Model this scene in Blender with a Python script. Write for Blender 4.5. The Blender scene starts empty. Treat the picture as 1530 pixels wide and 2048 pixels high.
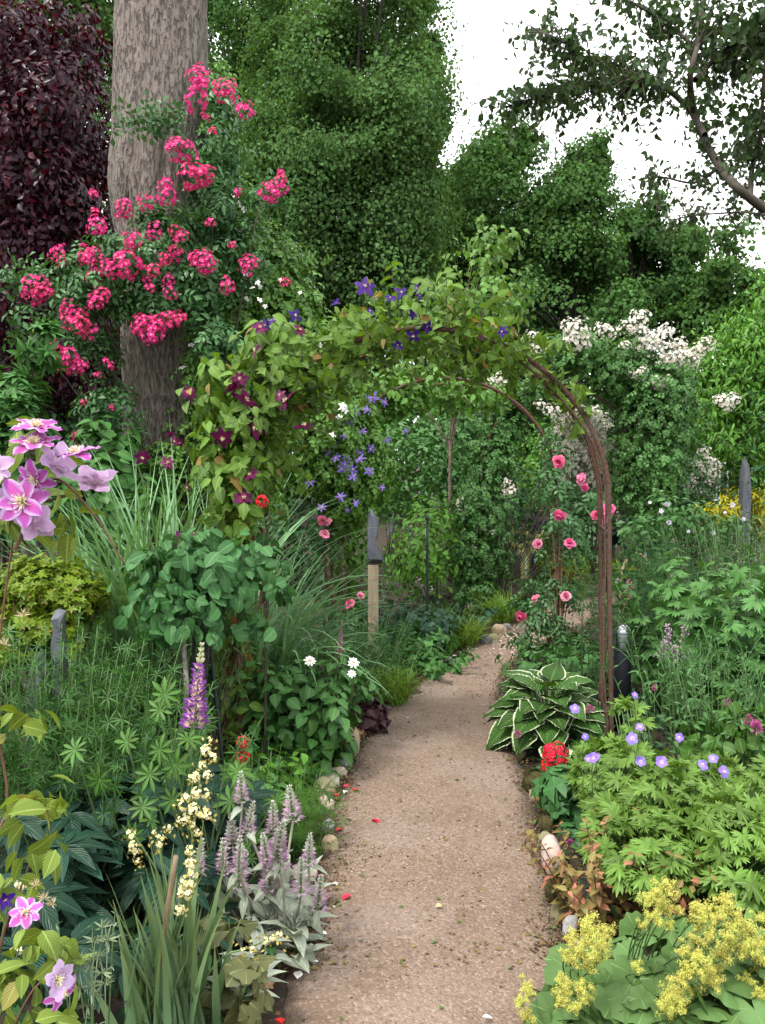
import bpy, math, random
import numpy as np
from mathutils import Vector, Matrix, Quaternion
scene = bpy.context.scene
COL = scene.collection
pi = math.pi
# ------------------------------------------------------------------ camera
FPX, HZ = 1773.0, 922.0                       # focal length and horizon row in photo pixels (1530 x 2048)
CAM = np.array([0.0, 0.0, 1.6])
PITCH = math.atan((1024 - HZ) / FPX)
cd = bpy.data.cameras.new("camera"); cam = bpy.data.objects.new("camera", cd); COL.objects.link(cam)
cd.sensor_fit = 'VERTICAL'; cd.sensor_height = 24.0; cd.sensor_width = 24.0 * 1530 / 2048
cd.lens = 24.0 * FPX / 2048; cd.clip_start = 0.05; cd.clip_end = 2000
cam.location = CAM; cam.rotation_euler = (pi / 2 - PITCH, 0, 0)
scene.camera = cam
# ------------------------------------------------------------------ sky, sun, exposure
SUN_EL, SUN_AZ = math.radians(58), math.radians(-140)     # high, behind the camera to the left
w = bpy.data.worlds.new("World"); scene.world = w; w.use_nodes = True
nt = w.node_tree; bg = nt.nodes["Background"]
sk = nt.nodes.new('ShaderNodeTexSky'); sk.sky_type = 'NISHITA'; sk.sun_disc = False
sk.sun_elevation = SUN_EL; sk.sun_rotation = SUN_AZ
tc = nt.nodes.new('ShaderNodeTexCoord'); nz = nt.nodes.new('ShaderNodeTexNoise')
nz.inputs['Scale'].default_value = 2.2; nz.inputs['Detail'].default_value = 6
nt.links.new(tc.outputs['Generated'], nz.inputs['Vector'])
rp = nt.nodes.new('ShaderNodeValToRGB'); rp.color_ramp.elements[0].position = .36; rp.color_ramp.elements[1].position = .52
rp.color_ramp.elements[0].color = (.62, .62, .62, 1)
nt.links.new(nz.outputs['Fac'], rp.inputs['Fac'])
mx = nt.nodes.new('ShaderNodeMix'); mx.data_type = 'RGBA'
nt.links.new(rp.outputs['Color'], mx.inputs[0]); nt.links.new(sk.outputs['Color'], mx.inputs[6])
mx.inputs[7].default_value = (10.2, 10.25, 10.3, 1)        # bright overcast cloud
nt.links.new(mx.outputs[2], bg.inputs['Color']); bg.inputs['Strength'].default_value = 0.12
ld = bpy.data.lights.new("sun", 'SUN'); sun = bpy.data.objects.new("sun", ld); COL.objects.link(sun)
ld.energy = 2.3; ld.angle = math.radians(11); ld.color = (1, .95, .87)
sun.rotation_euler = (pi / 2 - SUN_EL, 0, pi - SUN_AZ)
_sd = Vector((math.sin(SUN_AZ) * math.cos(SUN_EL), math.cos(SUN_AZ) * math.cos(SUN_EL), math.sin(SUN_EL)))
sun.rotation_euler = _sd.to_track_quat('Z', 'Y').to_euler()
scene.view_settings.view_transform = 'Standard'; scene.view_settings.look = 'None'
scene.view_settings.exposure = 1.2; scene.view_settings.gamma = 1.0; scene.view_settings.use_curve_mapping = False
scene.render.engine = 'CYCLES'
cy = scene.cycles; cy.max_bounces = 6; cy.diffuse_bounces = 3; cy.glossy_bounces = 2; cy.transmission_bounces = 4; cy.transparent_max_bounces = 4
cy.use_denoising = True; cy.caustics_reflective = False; cy.caustics_refractive = False

# ------------------------------------------------------------------ helpers
R = np.random.default_rng(11)
_c, _s = math.cos(PITCH), math.sin(PITCH)
def ray(px, py):
    u = (px - 765) / FPX; v = (1024 - py) / FPX
    return np.array([u, _c + v * _s, -_s + v * _c])
def at(px, py, Y):
    d = ray(px, py); return CAM + d * (Y / d[1])
def gnd(px, py, z=0.0):
    d = ray(px, py); return CAM + d * ((z - CAM[2]) / d[2])
def below(px, py, Y):                         # the ground point under a place in the picture
    p = at(px, py, Y); return np.array([p[0], p[1], 0.0])
def nrm(a): return a / np.maximum(np.linalg.norm(a, axis=-1, keepdims=True), 1e-9)
UP = np.array([0, 0, 1.0])

class MB:
    def __init__(s): s.V, s.U, s.B, s.n = [], [], [], 0
    def add(s, V, F, U=None, mi=0):
        V = np.asarray(V, float).reshape(-1, 3)
        s.V.append(V); s.U.append(np.zeros((len(V), 2)) if U is None else np.asarray(U, float))
        s.B.append((np.asarray(F, np.int64) + s.n, mi)); s.n += len(V)
    def addT(s, T): 
        s.V.append(T['V']); s.U.append(T['U'])
        for F, mi in T['B']: s.B.append((F + s.n, mi))
        s.n += len(T['V'])
    def T(s): return dict(V=np.concatenate(s.V), U=np.concatenate(s.U), B=list(s.B))
    def mesh(s, name, mats, loc=(0, 0, 0), smooth=True):
        V = np.concatenate(s.V) - np.asarray(loc, float); U = np.concatenate(s.U)
        L = np.concatenate([F.ravel() for F, _ in s.B])
        tot = np.concatenate([np.full(len(F), F.shape[1]) for F, _ in s.B])
        mi = np.concatenate([np.full(len(F), m) for F, m in s.B])
        st = np.concatenate([[0], np.cumsum(tot)[:-1]])
        me = bpy.data.meshes.new(name)
        me.vertices.add(len(V)); me.vertices.foreach_set('co', V.astype(np.float32).ravel())
        me.loops.add(len(L)); me.loops.foreach_set('vertex_index', L.astype(np.int32))
        me.polygons.add(len(tot)); me.polygons.foreach_set('loop_start', st.astype(np.int32))
        uv = me.uv_layers.new(name='UVMap'); uv.data.foreach_set('uv', U[L].astype(np.float32).ravel())
        me.polygons.foreach_set('material_index', mi.astype(np.int32))
        me.polygons.foreach_set('use_smooth', np.full(len(tot), smooth))
        for m in (mats if isinstance(mats, (list, tuple)) else [mats]): me.materials.append(m)
        me.update(calc_edges=True); me.validate()
        return me

def tag(o, label=None, cat=None, group=None, kind=None):
    if label: o['label'] = label
    if cat: o['category'] = cat
    if group: o['group'] = group
    if kind: o['kind'] = kind
    return o
def thing(name, label, cat, loc, group=None):
    o = bpy.data.objects.new(name, None); COL.objects.link(o); o.empty_display_size = .1
    o.location = loc; return tag(o, label, cat, group)
def part(name, mb, mats, parent=None, loc=None, smooth=True, label=None, kind=None):
    l = parent.location if parent is not None and loc is None else (loc if loc is not None else (0, 0, 0))
    if mb.n == 0: return None
    o = bpy.data.objects.new(name, mb.mesh(name, mats, l, smooth)); COL.objects.link(o)
    if parent is not None: o.parent = parent
    else: o.location = l
    return tag(o, label, None, None, kind)
def solo(name, mb, mats, loc, label, cat, group=None, smooth=True):
    return tag(part(name, mb, mats, None, loc, smooth), label, cat, group)
def put(parent, name, me, pos, face, scale=1.0, roll=None):          # one flower, leaf spray... as a child with shared mesh data
    o = bpy.data.objects.new(name, me); COL.objects.link(o); o.parent = parent
    o.location = Vector(pos) - (parent.location if parent else Vector((0, 0, 0)))
    q = Vector(face).to_track_quat('Z', 'Y') @ Quaternion((0, 0, 1), R.uniform(0, 6.28) if roll is None else roll)
    o.rotation_mode = 'QUATERNION'; o.rotation_quaternion = q; o.scale = (scale,) * 3 if np.isscalar(scale) else scale
    return o

# ---- leaf and petal shapes: along +Y, facing +Z, one unit long
def leafT(w=.3, n=4, fold=.25, curl=.25, shape='ovate', mi=0, wave=0.0):
    t = np.linspace(0, 1, n + 1)[1:-1]
    f = {'ovate': lambda t: np.sin(pi * t ** .75) ** .9, 'lance': lambda t: np.sin(pi * t ** .8) ** .8, 'round': lambda t: np.sqrt(np.maximum(1 - (2 * t - 1) ** 2, 0)),
         'heart': lambda t: np.sin(pi * t ** .55), 'clem': lambda t: np.sin(pi * t ** .95) ** .62 * (1 - .12 * t), 'obov': lambda t: np.sin(pi * t ** 1.5) ** .8, 'strap': lambda t: np.minimum(1, 6 * t) * np.minimum(1, 2.2 * (1 - t))}[shape]
    hw = w * f(t); k = len(t)
    z = -curl * t ** 2
    M_ = np.stack([0 * t, t, z], 1)
    wv = wave * np.sin(np.arange(k) * 2.4)
    Lf = np.stack([-hw, t, z + fold * hw + wv], 1); Rt = np.stack([hw, t, z + fold * hw - wv], 1)
    V = np.concatenate([[[0, 0, 0]], Lf, M_, Rt, [[0, 1, -curl]]]); tip = len(V) - 1
    U = np.concatenate([[[.5, 0]], np.stack([0 * t, t], 1), np.stack([0 * t + .5, t], 1), np.stack([0 * t + 1, t], 1), [[.5, 1]]])
    l, m, r = 1, 1 + k, 1 + 2 * k
    tri = [[0, m, l], [0, r, m], [l + k - 1, m + k - 1, tip], [m + k - 1, r + k - 1, tip]]; qd = []
    for i in range(k - 1): qd += [[l + i, m + i, m + i + 1, l + i + 1], [m + i, r + i, r + i + 1, m + i + 1]]
    B = [(np.array(tri), mi)]
    if qd: B.append((np.array(qd), mi))
    return dict(V=V, U=U, B=B)
def kiteT(w=.3, fold=.3, curl=.15, mid=.45, mi=0):
    V = np.array([[0, 0, 0], [-w, mid, fold * w], [0, 1, -curl], [w, mid, fold * w]])
    U = np.array([[.5, 0], [0, .5], [.5, 1], [1, .5]])
    return dict(V=V, U=U, B=[(np.array([[0, 2, 1], [0, 3, 2]]), mi)])
def starT(ang, rad, dome=.15, mi=0, vu=None, rings=3, pleat=.0):   # one lobed leaf around its stalk point, pleated along its veins
    a = np.asarray(ang); r = np.asarray(rad); n = len(a); vu = np.ones(n) if vu is None else vu
    V, U, B = [np.array([[0, 0, 0.]])], [np.array([[1., 0]])], []
    for q in range(1, rings + 1):
        f = q / rings; rq = r * f if q == rings else (r * f * .55 + r.mean() * f * .45 if f < .5 else r * f)
        V.append(np.stack([rq * np.sin(a), rq * np.cos(a), dome * rq * np.cos(5 * a) * .5 - .25 * rq ** 2 + pleat * rq * (2 * vu - 1)], 1)); U.append(np.stack([vu, rq], 1))
    i = np.arange(n - 1)
    B.append((np.stack([0 * i, i + 2, i + 1], 1), mi))
    for q in range(rings - 1): b = 1 + q * n; B.append((np.stack([b + i, b + i + 1, b + n + i + 1, b + n + i], 1), mi))
    return dict(V=np.concatenate(V), U=np.concatenate(U), B=B)
def xf(T, P, D, N, S):
    m = MB(); scatter(m, T, np.array([P], float), np.array([D], float), np.array([N], float), np.array([S], float)); return m.T()
def comp(L):
    m = MB()
    for T in L: m.addT(T)
    return m.T()
def scatter(m, T, P, D, N, S, mi=0):
    P = np.asarray(P, float); Y = nrm(np.asarray(D, float)); X = nrm(np.cross(Y, N)); Z = np.cross(X, Y)
    S = np.asarray(S, float); k = len(P)
    if k == 0: return
    if S.ndim == 0: S = np.full(k, float(S))
    if S.ndim == 1: S = S[:, None]
    S = np.broadcast_to(S, (k, 3)) if S.shape[1] in (1, 3) else S
    V = T['V']; n = len(V)
    W = P[:, None] + (S[:, 0, None] * V[:, 0])[..., None] * X[:, None] + (S[:, 1, None] * V[:, 1])[..., None] * Y[:, None] + (S[:, 2, None] * V[:, 2])[..., None] * Z[:, None]
    m.V.append(W.reshape(-1, 3)); m.U.append(np.tile(T['U'], (k, 1)))
    off = (np.arange(k) * n)[:, None, None]
    for F, b in T['B']: m.B.append(((F[None] + off).reshape(-1, F.shape[1]) + m.n, b + mi))
    m.n += k * n
def rnd(k): return nrm(R.normal(size=(k, 3)))
def tangents(N, droop=.4, face=None):
    D = np.cross(N, rnd(len(N))); D = nrm(D) + droop * np.array([0, 0, -1.0])
    return nrm(D)
def tubes(m, P, r, sides=5, mi=0, cap=True):
    """P (K,n,3) paths, r scalar / (n,) / (K,n)"""
    P = np.asarray(P, float)
    if P.ndim == 2: P = P[None]
    K, n, _ = P.shape
    r = np.broadcast_to(np.asarray(r, float), (K, n))
    Tn = nrm(np.gradient(P, axis=1)); ref = nrm(np.array([.31, .17, .05]) + np.where(np.abs(Tn[:, :1, 2:]) > .7, np.array([1., 0, 0]), np.array([0, 0, 1.])))
    X = nrm(np.cross(Tn, ref)); Y = np.cross(Tn, X)
    a = np.arange(sides) * 2 * pi / sides
    W = P[:, :, None] + r[..., None, None] * (np.cos(a)[:, None] * X[:, :, None] + np.sin(a)[:, None] * Y[:, :, None])
    V = W.reshape(-1, 3)
    k, i, j = np.meshgrid(np.arange(K), np.arange(n - 1), np.arange(sides), indexing='ij')
    b = lambda i, j: (k * n + i) * sides + j % sides
    F = np.stack([b(i, j), b(i, j + 1), b(i + 1, j + 1), b(i + 1, j)], -1).reshape(-1, 4)
    U = np.stack([np.tile(np.arange(sides) / sides, K * n), np.repeat(np.tile(np.linspace(0, 1, n), K), sides)], 1)
    m.add(V, F, U, mi)
    if cap and sides > 2:
        e = (np.arange(K)[:, None] * n + n - 1) * sides + np.arange(sides)
        m.B.append((e + m.n - len(V), mi))
def bez(a, b, c, n=8):
    t = np.linspace(0, 1, n)[:, None]; a, b, c = map(np.asarray, (a, b, c))
    return (1 - t) ** 2 * a + 2 * t * (1 - t) * b + t ** 2 * c
def bezK(A, B, C, n=8):
    t = np.linspace(0, 1, n)[None, :, None]
    return (1 - t) ** 2 * A[:, None] + 2 * t * (1 - t) * B[:, None] + t ** 2 * C[:, None]
def spline(pts, n=40):                         # smooth curve through the points
    p = np.asarray(pts, float); k = len(p); P = np.concatenate([[2 * p[0] - p[1]], p, [2 * p[-1] - p[-2]]])
    out = []
    for i in range(n):
        s = i / (n - 1) * (k - 1); j = min(int(s), k - 2); t = s - j
        a, b, c, d = P[j], P[j + 1], P[j + 2], P[j + 3]
        out.append(.5 * (2 * b + (c - a) * t + (2 * a - 5 * b + 4 * c - d) * t * t + (3 * b - a - 3 * c + d) * t ** 3))
    return np.array(out)
def path_at(P, t):
    """P (K,n,3); t (K,q) in 0..1 -> points, tangents (K,q,3)"""
    K, n, _ = P.shape; s = np.clip(t, 0, 1) * (n - 1); i = np.minimum(s.astype(int), n - 2); f = (s - i)[..., None]
    k = np.arange(K)[:, None]; a, b = P[k, i], P[k, i + 1]
    return a * (1 - f) + b * f, nrm(b - a)
def stems(base, K, h, spread, r0=.1, n=8, hv=.25, lean=(0, 0)):
    """K upright stems from a disc round base, leaning outward"""
    az = R.uniform(0, 2 * pi, K); q = np.sqrt(R.uniform(0, 1, K)); o = np.stack([np.cos(az), np.sin(az), 0 * az], 1)
    A = np.asarray(base, float) + o * (q * r0)[:, None]
    H = h * (1 - hv * R.uniform(0, 1, K) - .25 * hv * q); 
    C = A + o * (spread * q * R.uniform(.6, 1.1, K))[:, None] + UP * H[:, None] + np.array([lean[0], lean[1], 0]) + R.normal(size=(K, 3)) * .02
    Bm = A * .6 + C * .4; Bm[:, 2] = A[:, 2] + .62 * H
    return bezK(A, Bm, C, n)
def leaves_on(m, P, T, q, t0, t1, size, el=.5, whorl=1, jit=.25, taper=.3, mi=0, droop=0.0):
    """leaves along the stems: q nodes per stem, whorl leaves per node"""
    K = len(P); t = np.linspace(t0, t1, q)[None] + R.uniform(-.5, .5, (K, q)) * (t1 - t0) / q * .7
    pt, tg = path_at(P, t)
    az = R.uniform(0, 6.28, (K, 1)) + np.arange(q)[None] * 2.4
    for wi in range(whorl):
        a = az + wi * 2 * pi / whorl
        ref = nrm(np.cross(tg, np.array([.2, .95, .1]))); ref2 = np.cross(tg, ref)
        rad = ref * np.cos(a)[..., None] + ref2 * np.sin(a)[..., None]
        e = el + R.normal(size=a.shape) * jit
        D = rad * np.cos(e)[..., None] + tg * np.sin(e)[..., None] - UP * droop
        N = tg * np.cos(e)[..., None] - rad * np.sin(e)[..., None] + R.normal(size=D.shape) * .25 + UP * .3
        S = size * (1 - taper * t) * R.uniform(.7, 1.15, a.shape)
        scatter(m, T, pt.reshape(-1, 3), D.reshape(-1, 3), N.reshape(-1, 3), S.ravel(), mi)
def cloud(m, T, spec, size, droop=.5, per=22, inner=.45, mi=0, sv=.3, sig=.2, upw=.55):
    """foliage in clumps through an ellipsoid. spec: centre, radii, n leaves. returns clump centres"""
    c, r, n = spec; c = np.asarray(c, float); r = np.asarray(r, float)
    k = max(4, int(n / per)); u = rnd(k); q = (inner ** 3 + (1 - inner ** 3) * R.uniform(0, 1, k)) ** (1 / 3)
    cl = u * q[:, None]
    idx = R.integers(0, k, n); g = R.normal(size=(n, 3)) * sig
    loc = cl[idx] + g
    P = c + loc * r
    N = nrm(u[idx] * .6 / (r / r.max()) + nrm(g) * .7 + UP * upw + R.normal(size=(n, 3)) * .35)
    D = tangents(N, droop) + .5 * nrm(g)
    ok = P[:, 2] > .03
    scatter(m, T, P[ok], D[ok], N[ok], (size * R.uniform(1 - sv, 1 + sv, n))[ok], mi)
    return c + cl * r
def lobed(m, T, spec, size, droop, per=150, mi=0, sv=.35, fill=.22, hole=.30):
    """a crown region as many rounded leafy billows with dark gaps between"""
    c, r, n = spec; c = np.asarray(c, float); r = np.asarray(r, float); k = max(5, int(n / per))
    u = rnd(k); C_ = c + u * (R.uniform(.15, 1, k) ** .5)[:, None] * r * .92; g = float(np.prod(r) ** (1 / 3))
    rad = g * R.uniform(.12, .40, k); w_ = rad ** 2 / (rad ** 2).sum(); idx = R.choice(k, n, p=w_)
    v = rnd(n); v[:, 2] = np.where(v[:, 2] < -.25, v[:, 2] * R.choice([1, -1], n, p=[.35, .65]), v[:, 2]); v = nrm(v)
    f_ = R.uniform(0, 1, n) < fill; v = np.where(f_[:, None], rnd(n), v)
    q = 1 + .60 * fn(v * 1.0 + C_[idx] * .7, 2.3) + R.normal(size=n) * .20
    P = C_[idx] + v * (rad[idx] * q)[:, None] * np.array([1, 1, .82]); P = np.where(f_[:, None], c + v * r * (R.uniform(.2, 1, n) ** .5)[:, None] * 1.02, P); N = nrm(v + rnd(n) * .38 + UP * .25); D = tangents(N, droop)
    ok = fn(P, .75, 3) + .16 * R.normal(size=n) < hole                    # gaps between the sprays
    scatter(m, T, P[ok], D[ok], N[ok], (size * R.uniform(1 - sv, 1 + sv, n))[ok], mi); return C_
def E(px, py, rx, ry, Y, dr, n):               # ellipsoid seen at a place in the picture, dr metres deep
    return (at(px, py, Y), (rx * Y / FPX, dr, ry * Y / FPX), n)
def woody(m, base, targets, r, sides=5, mi=0, sag=.0, n=7):
    T_ = np.asarray(targets, float); k = len(T_)
    if k == 0: return
    A = np.repeat(np.asarray(base, float)[None], k, 0) + np.concatenate([R.normal(size=(k, 2)) * r * 2, np.zeros((k, 1))], 1)
    Bm = A * .5 + T_ * .5; Bm[:, :2] = A[:, :2] * .7 + T_[:, :2] * .3; Bm[:, 2] = A[:, 2] * .35 + T_[:, 2] * .65
    tubes(m, bezK(A, Bm, T_, n), np.linspace(r, r * .3, n), sides, mi)
def blades(m, base, K, L, r0, w, bend=1.2, tilt=.25, n=8, mi=0, azr=(0, 2 * pi), lv=.4):
    """arching grass blades"""
    az = R.uniform(*azr, K); q = np.sqrt(R.uniform(0, 1, K)); o = np.stack([np.cos(az), np.sin(az), 0 * az], 1)
    a2 = R.uniform(0, 6.28, K); A = np.asarray(base, float) + np.stack([np.cos(a2), np.sin(a2), 0 * a2], 1) * (q * r0)[:, None]
    Ln = L * (1 - lv * R.uniform(0, 1, K)); th = tilt * R.uniform(.2, 1.3, K); bd = bend * R.uniform(.4, 1.3, K)
    s = np.linspace(0, 1, n)
    ang = th[:, None] + bd[:, None] * s[None] ** 1.6               # angle from vertical
    ds = Ln[:, None] / (n - 1)
    hx = np.cumsum(np.sin(ang) * ds, 1) - np.sin(ang[:, :1]) * ds; hz = np.cumsum(np.cos(ang) * ds, 1) - np.cos(ang[:, :1]) * ds
    C = A[:, None] + o[:, None] * hx[..., None] + UP * hz[..., None]
    C[..., 2] = np.maximum(C[..., 2], .015)
    sd = np.stack([-np.sin(az), np.cos(az), 0 * az], 1) + R.normal(size=(K, 3)) * .35; sd = nrm(sd)
    wd = w * np.minimum(1, 4 * s + .4) * np.minimum(1, 1.8 * (1 - s) + .03) * R.uniform(.7, 1.2, (K, 1))
    Lf = C - sd[:, None] * wd[..., None] / 2; Rt = C + sd[:, None] * wd[..., None] / 2
    V = np.stack([Lf, Rt], 2).reshape(-1, 3)
    k, i = np.meshgrid(np.arange(K), np.arange(n - 1), indexing='ij'); b = (k * n + i) * 2
    F = np.stack([b, b + 1, b + 3, b + 2], -1).reshape(-1, 4)
    U = np.stack([np.tile([0., 1.], K * n), np.repeat(np.tile(s, K), 2)], 1)
    m.add(V, F, U, mi)
_w = [(nrm(R.normal(size=3)), R.uniform(0, 6.28), f) for f in (1, 1.3, 1.7, 2.1, 2.7, 3.3, 4.1, 5.3) for _ in range(3)]
def fn(P, f=1.0, o=0):                         # smooth noise, about -1..1
    P = np.asarray(P, float) * f; v = 0
    for i, (d, ph, q) in enumerate(_w): v = v + np.sin(P @ d * q * 2 + ph + o * (i + 1.7)) / q
    return v / 3.2
def lump(m, c, r, seed=0, n=14, rough=.18, mi=0, flat=0, tilt=0):   # a stone
    th = np.linspace(0, pi, n); ph = np.arange(2 * n) * pi / n
    T_, P_ = np.meshgrid(th, ph, indexing='ij')
    u = np.stack([np.sin(T_) * np.cos(P_), np.sin(T_) * np.sin(P_), np.cos(T_)], -1).reshape(-1, 3)
    q = 1 + rough * fn(u, .8, seed) + rough * .35 * fn(u, 2.2, seed + 3)
    p = u * q[:, None]
    p = np.sign(p) * np.abs(p) ** .85 * np.asarray(r)
    ca, sa = math.cos(seed * 1.3), math.sin(seed * 1.3)
    p = p @ np.array([[ca, sa, 0], [-sa, ca, 0], [0, 0, 1]])
    i, j = np.meshgrid(np.arange(n - 1), np.arange(2 * n), indexing='ij'); b = lambda i, j: i * 2 * n + j % (2 * n)
    m.add(p + np.asarray(c), np.stack([b(i, j), b(i + 1, j), b(i + 1, j + 1), b(i, j + 1)], -1).reshape(-1, 4), None, mi)
def lathe(m, c, prof, sides=24, mi=0):
    pr = np.asarray(prof, float); n = len(pr); a = np.arange(sides) * 2 * pi / sides
    V = np.stack([pr[:, :1] * np.cos(a), pr[:, :1] * np.sin(a), np.repeat(pr[:, 1:2], sides, 1)], -1).reshape(-1, 3) + np.asarray(c)
    i, j = np.meshgrid(np.arange(n - 1), np.arange(sides), indexing='ij'); b = lambda i, j: i * sides + j % sides
    m.add(V, np.stack([b(i, j), b(i, j + 1), b(i + 1, j + 1), b(i + 1, j)], -1).reshape(-1, 4), None, mi)
def box(m, c, s, rz=0, mi=0, bev=.0):
    x, y, z = np.asarray(s) / 2; ca, sa = math.cos(rz), math.sin(rz)
    V = np.array([[i, j, k] for i in (-x, x) for j in (-y, y) for k in (-z, z)]) @ np.array([[ca, sa, 0], [-sa, ca, 0], [0, 0, 1]]) + np.asarray(c)
    m.add(V, [[0, 1, 3, 2], [4, 6, 7, 5], [0, 4, 5, 1], [2, 3, 7, 6], [0, 2, 6, 4], [1, 5, 7, 3]], None, mi)
def prism(m, poly, c, th, axis='y', mi=0, noise=0.0, taper=1.0):
    """outline in x,z, thickness along y, with a broken, slightly uneven face"""
    p = np.asarray(poly, float); n = len(p); ctr = p.mean(0)
    q = ctr + (p - ctr) * taper
    f = np.stack([q[:, 0], np.full(n, -th / 2), q[:, 1]], 1) ; b = np.stack([p[:, 0], np.full(n, th / 2), p[:, 1]], 1)
    f = f + R.normal(size=f.shape) * noise; b = b + R.normal(size=f.shape) * noise
    m.add(np.concatenate([f, b]) + np.asarray(c), [[i, (i + 1) % n, n + (i + 1) % n, n + i] for i in range(n)], None, mi)
    m.B.append((np.arange(n)[None] + m.n - 2 * n, mi)); m.B.append((np.arange(2 * n - 1, n - 1, -1)[None] + m.n - 2 * n, mi))

# ------------------------------------------------------------------ materials
def newmat(name):
    mt = bpy.data.materials.new(name); mt.use_nodes = True; n = mt.node_tree
    return mt, n, n.nodes['Principled BSDF'], n.links.new
def nd(n, t, **k):
    x = n.nodes.new('ShaderNode' + t)
    for a, v in k.items():
        if a[0] == '_': x.inputs[int(a[1:])].default_value = v
        else: setattr(x, a, v)
    return x
def mixc(n, fac, a, b, mode='MIX'):
    x = n.nodes.new('ShaderNodeMix'); x.data_type = 'RGBA'; x.blend_type = mode
    for s, v in ((0, fac), (6, a), (7, b)):
        if hasattr(v, 'is_linked'): n.links.new(v, x.inputs[s])
        else: x.inputs[s].default_value = v if s == 0 or len(v) == 4 else (*v, 1)
    return x.outputs[2]
def math_(n, op, a, b=0.0, c=0.0):
    x = n.nodes.new('ShaderNodeMath'); x.operation = op
    for s, v in ((0, a), (1, b), (2, c)):
        if hasattr(v, 'is_linked'): n.links.new(v, x.inputs[s])
        else: x.inputs[s].default_value = v
    return x.outputs[0]
def leafmat(name, c1, c2, tr=.3, rough=.42, vein=.3, side=0.0, margin=None, odd=None, spec=.22, sat=1.14, tcol=None, mw=.8, tip=None):
    tr *= .72; mt, n, b, ln = newmat(name)
    g = nd(n, 'NewGeometry'); uv = nd(n, 'UVMap'); sp = nd(n, 'SeparateXYZ'); ln(uv.outputs[0], sp.inputs[0])
    rnd_ = g.outputs['Random Per Island']
    col = mixc(n, rnd_, c1, c2)
    tx = nd(n, 'TexNoise'); tx.inputs['Scale'].default_value = 2.3; tx.inputs['Detail'].default_value = 3
    co = nd(n, 'TexCoord'); ln(co.outputs['Object'], tx.inputs['Vector'])
    hs = nd(n, 'HueSaturation'); ln(col, hs.inputs['Color'])
    ln(math_(n, 'MULTIPLY_ADD', tx.outputs['Fac'], .9, .55), hs.inputs['Value']); ln(math_(n, 'MULTIPLY_ADD', rnd_, .035, .483), hs.inputs['Hue'])
    hs.inputs['Saturation'].default_value = sat
    col = hs.outputs['Color']
    au = math_(n, 'ABSOLUTE', math_(n, 'SUBTRACT', sp.outputs[0], .5))
    if tip is not None: col = mixc(n, math_(n, 'POWER', sp.outputs[1], 2.0), col, tip)
    if odd is not None: col = mixc(n, math_(n, 'GREATER_THAN', math_(n, 'FRACT', math_(n, 'MULTIPLY', rnd_, 37.0)), odd[1]), col, odd[0])
    if side > 0:
        wv = math_(n, 'SINE', math_(n, 'MULTIPLY', math_(n, 'SUBTRACT', sp.outputs[1], math_(n, 'MULTIPLY', au, .7)), 55.0))
        bp = nd(n, 'Bump'); bp.inputs['Strength'].default_value = side; bp.inputs['Distance'].default_value = .004
        ln(wv, bp.inputs['Height']); ln(bp.outputs[0], b.inputs['Normal'])
        col = mixc(n, math_(n, 'MULTIPLY_ADD', wv, .06, .06), col, tuple(min(1, x * 1.8 + .02) for x in c2))
    if vein > 0: col = mixc(n, math_(n, 'MULTIPLY', math_(n, 'LESS_THAN', au, .045), vein), col, tuple(min(1, x * 2.2 + .03) for x in c2))
    if margin is not None: col = mixc(n, math_(n, 'GREATER_THAN', math_(n, 'MULTIPLY_ADD', tx.outputs['Fac'], .12, math_(n, 'MULTIPLY', au, 2.0)), mw + .06), col, margin)
    ln(col, b.inputs['Base Color']); b.inputs['Roughness'].default_value = rough; b.inputs['Specular IOR Level'].default_value = spec
    if tr > 0:
        t = nd(n, 'BsdfTranslucent'); ln(mixc(n, 1.0, col, (1.5, 1.45, .55) if tcol is None else tcol, 'MULTIPLY'), t.inputs[0])
        ms = nd(n, 'MixShader', _0=tr); ln(b.outputs[0], ms.inputs[1]); ln(t.outputs[0], ms.inputs[2])
        ln(ms.outputs[0], n.nodes['Material Output'].inputs[0])
    return mt
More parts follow.
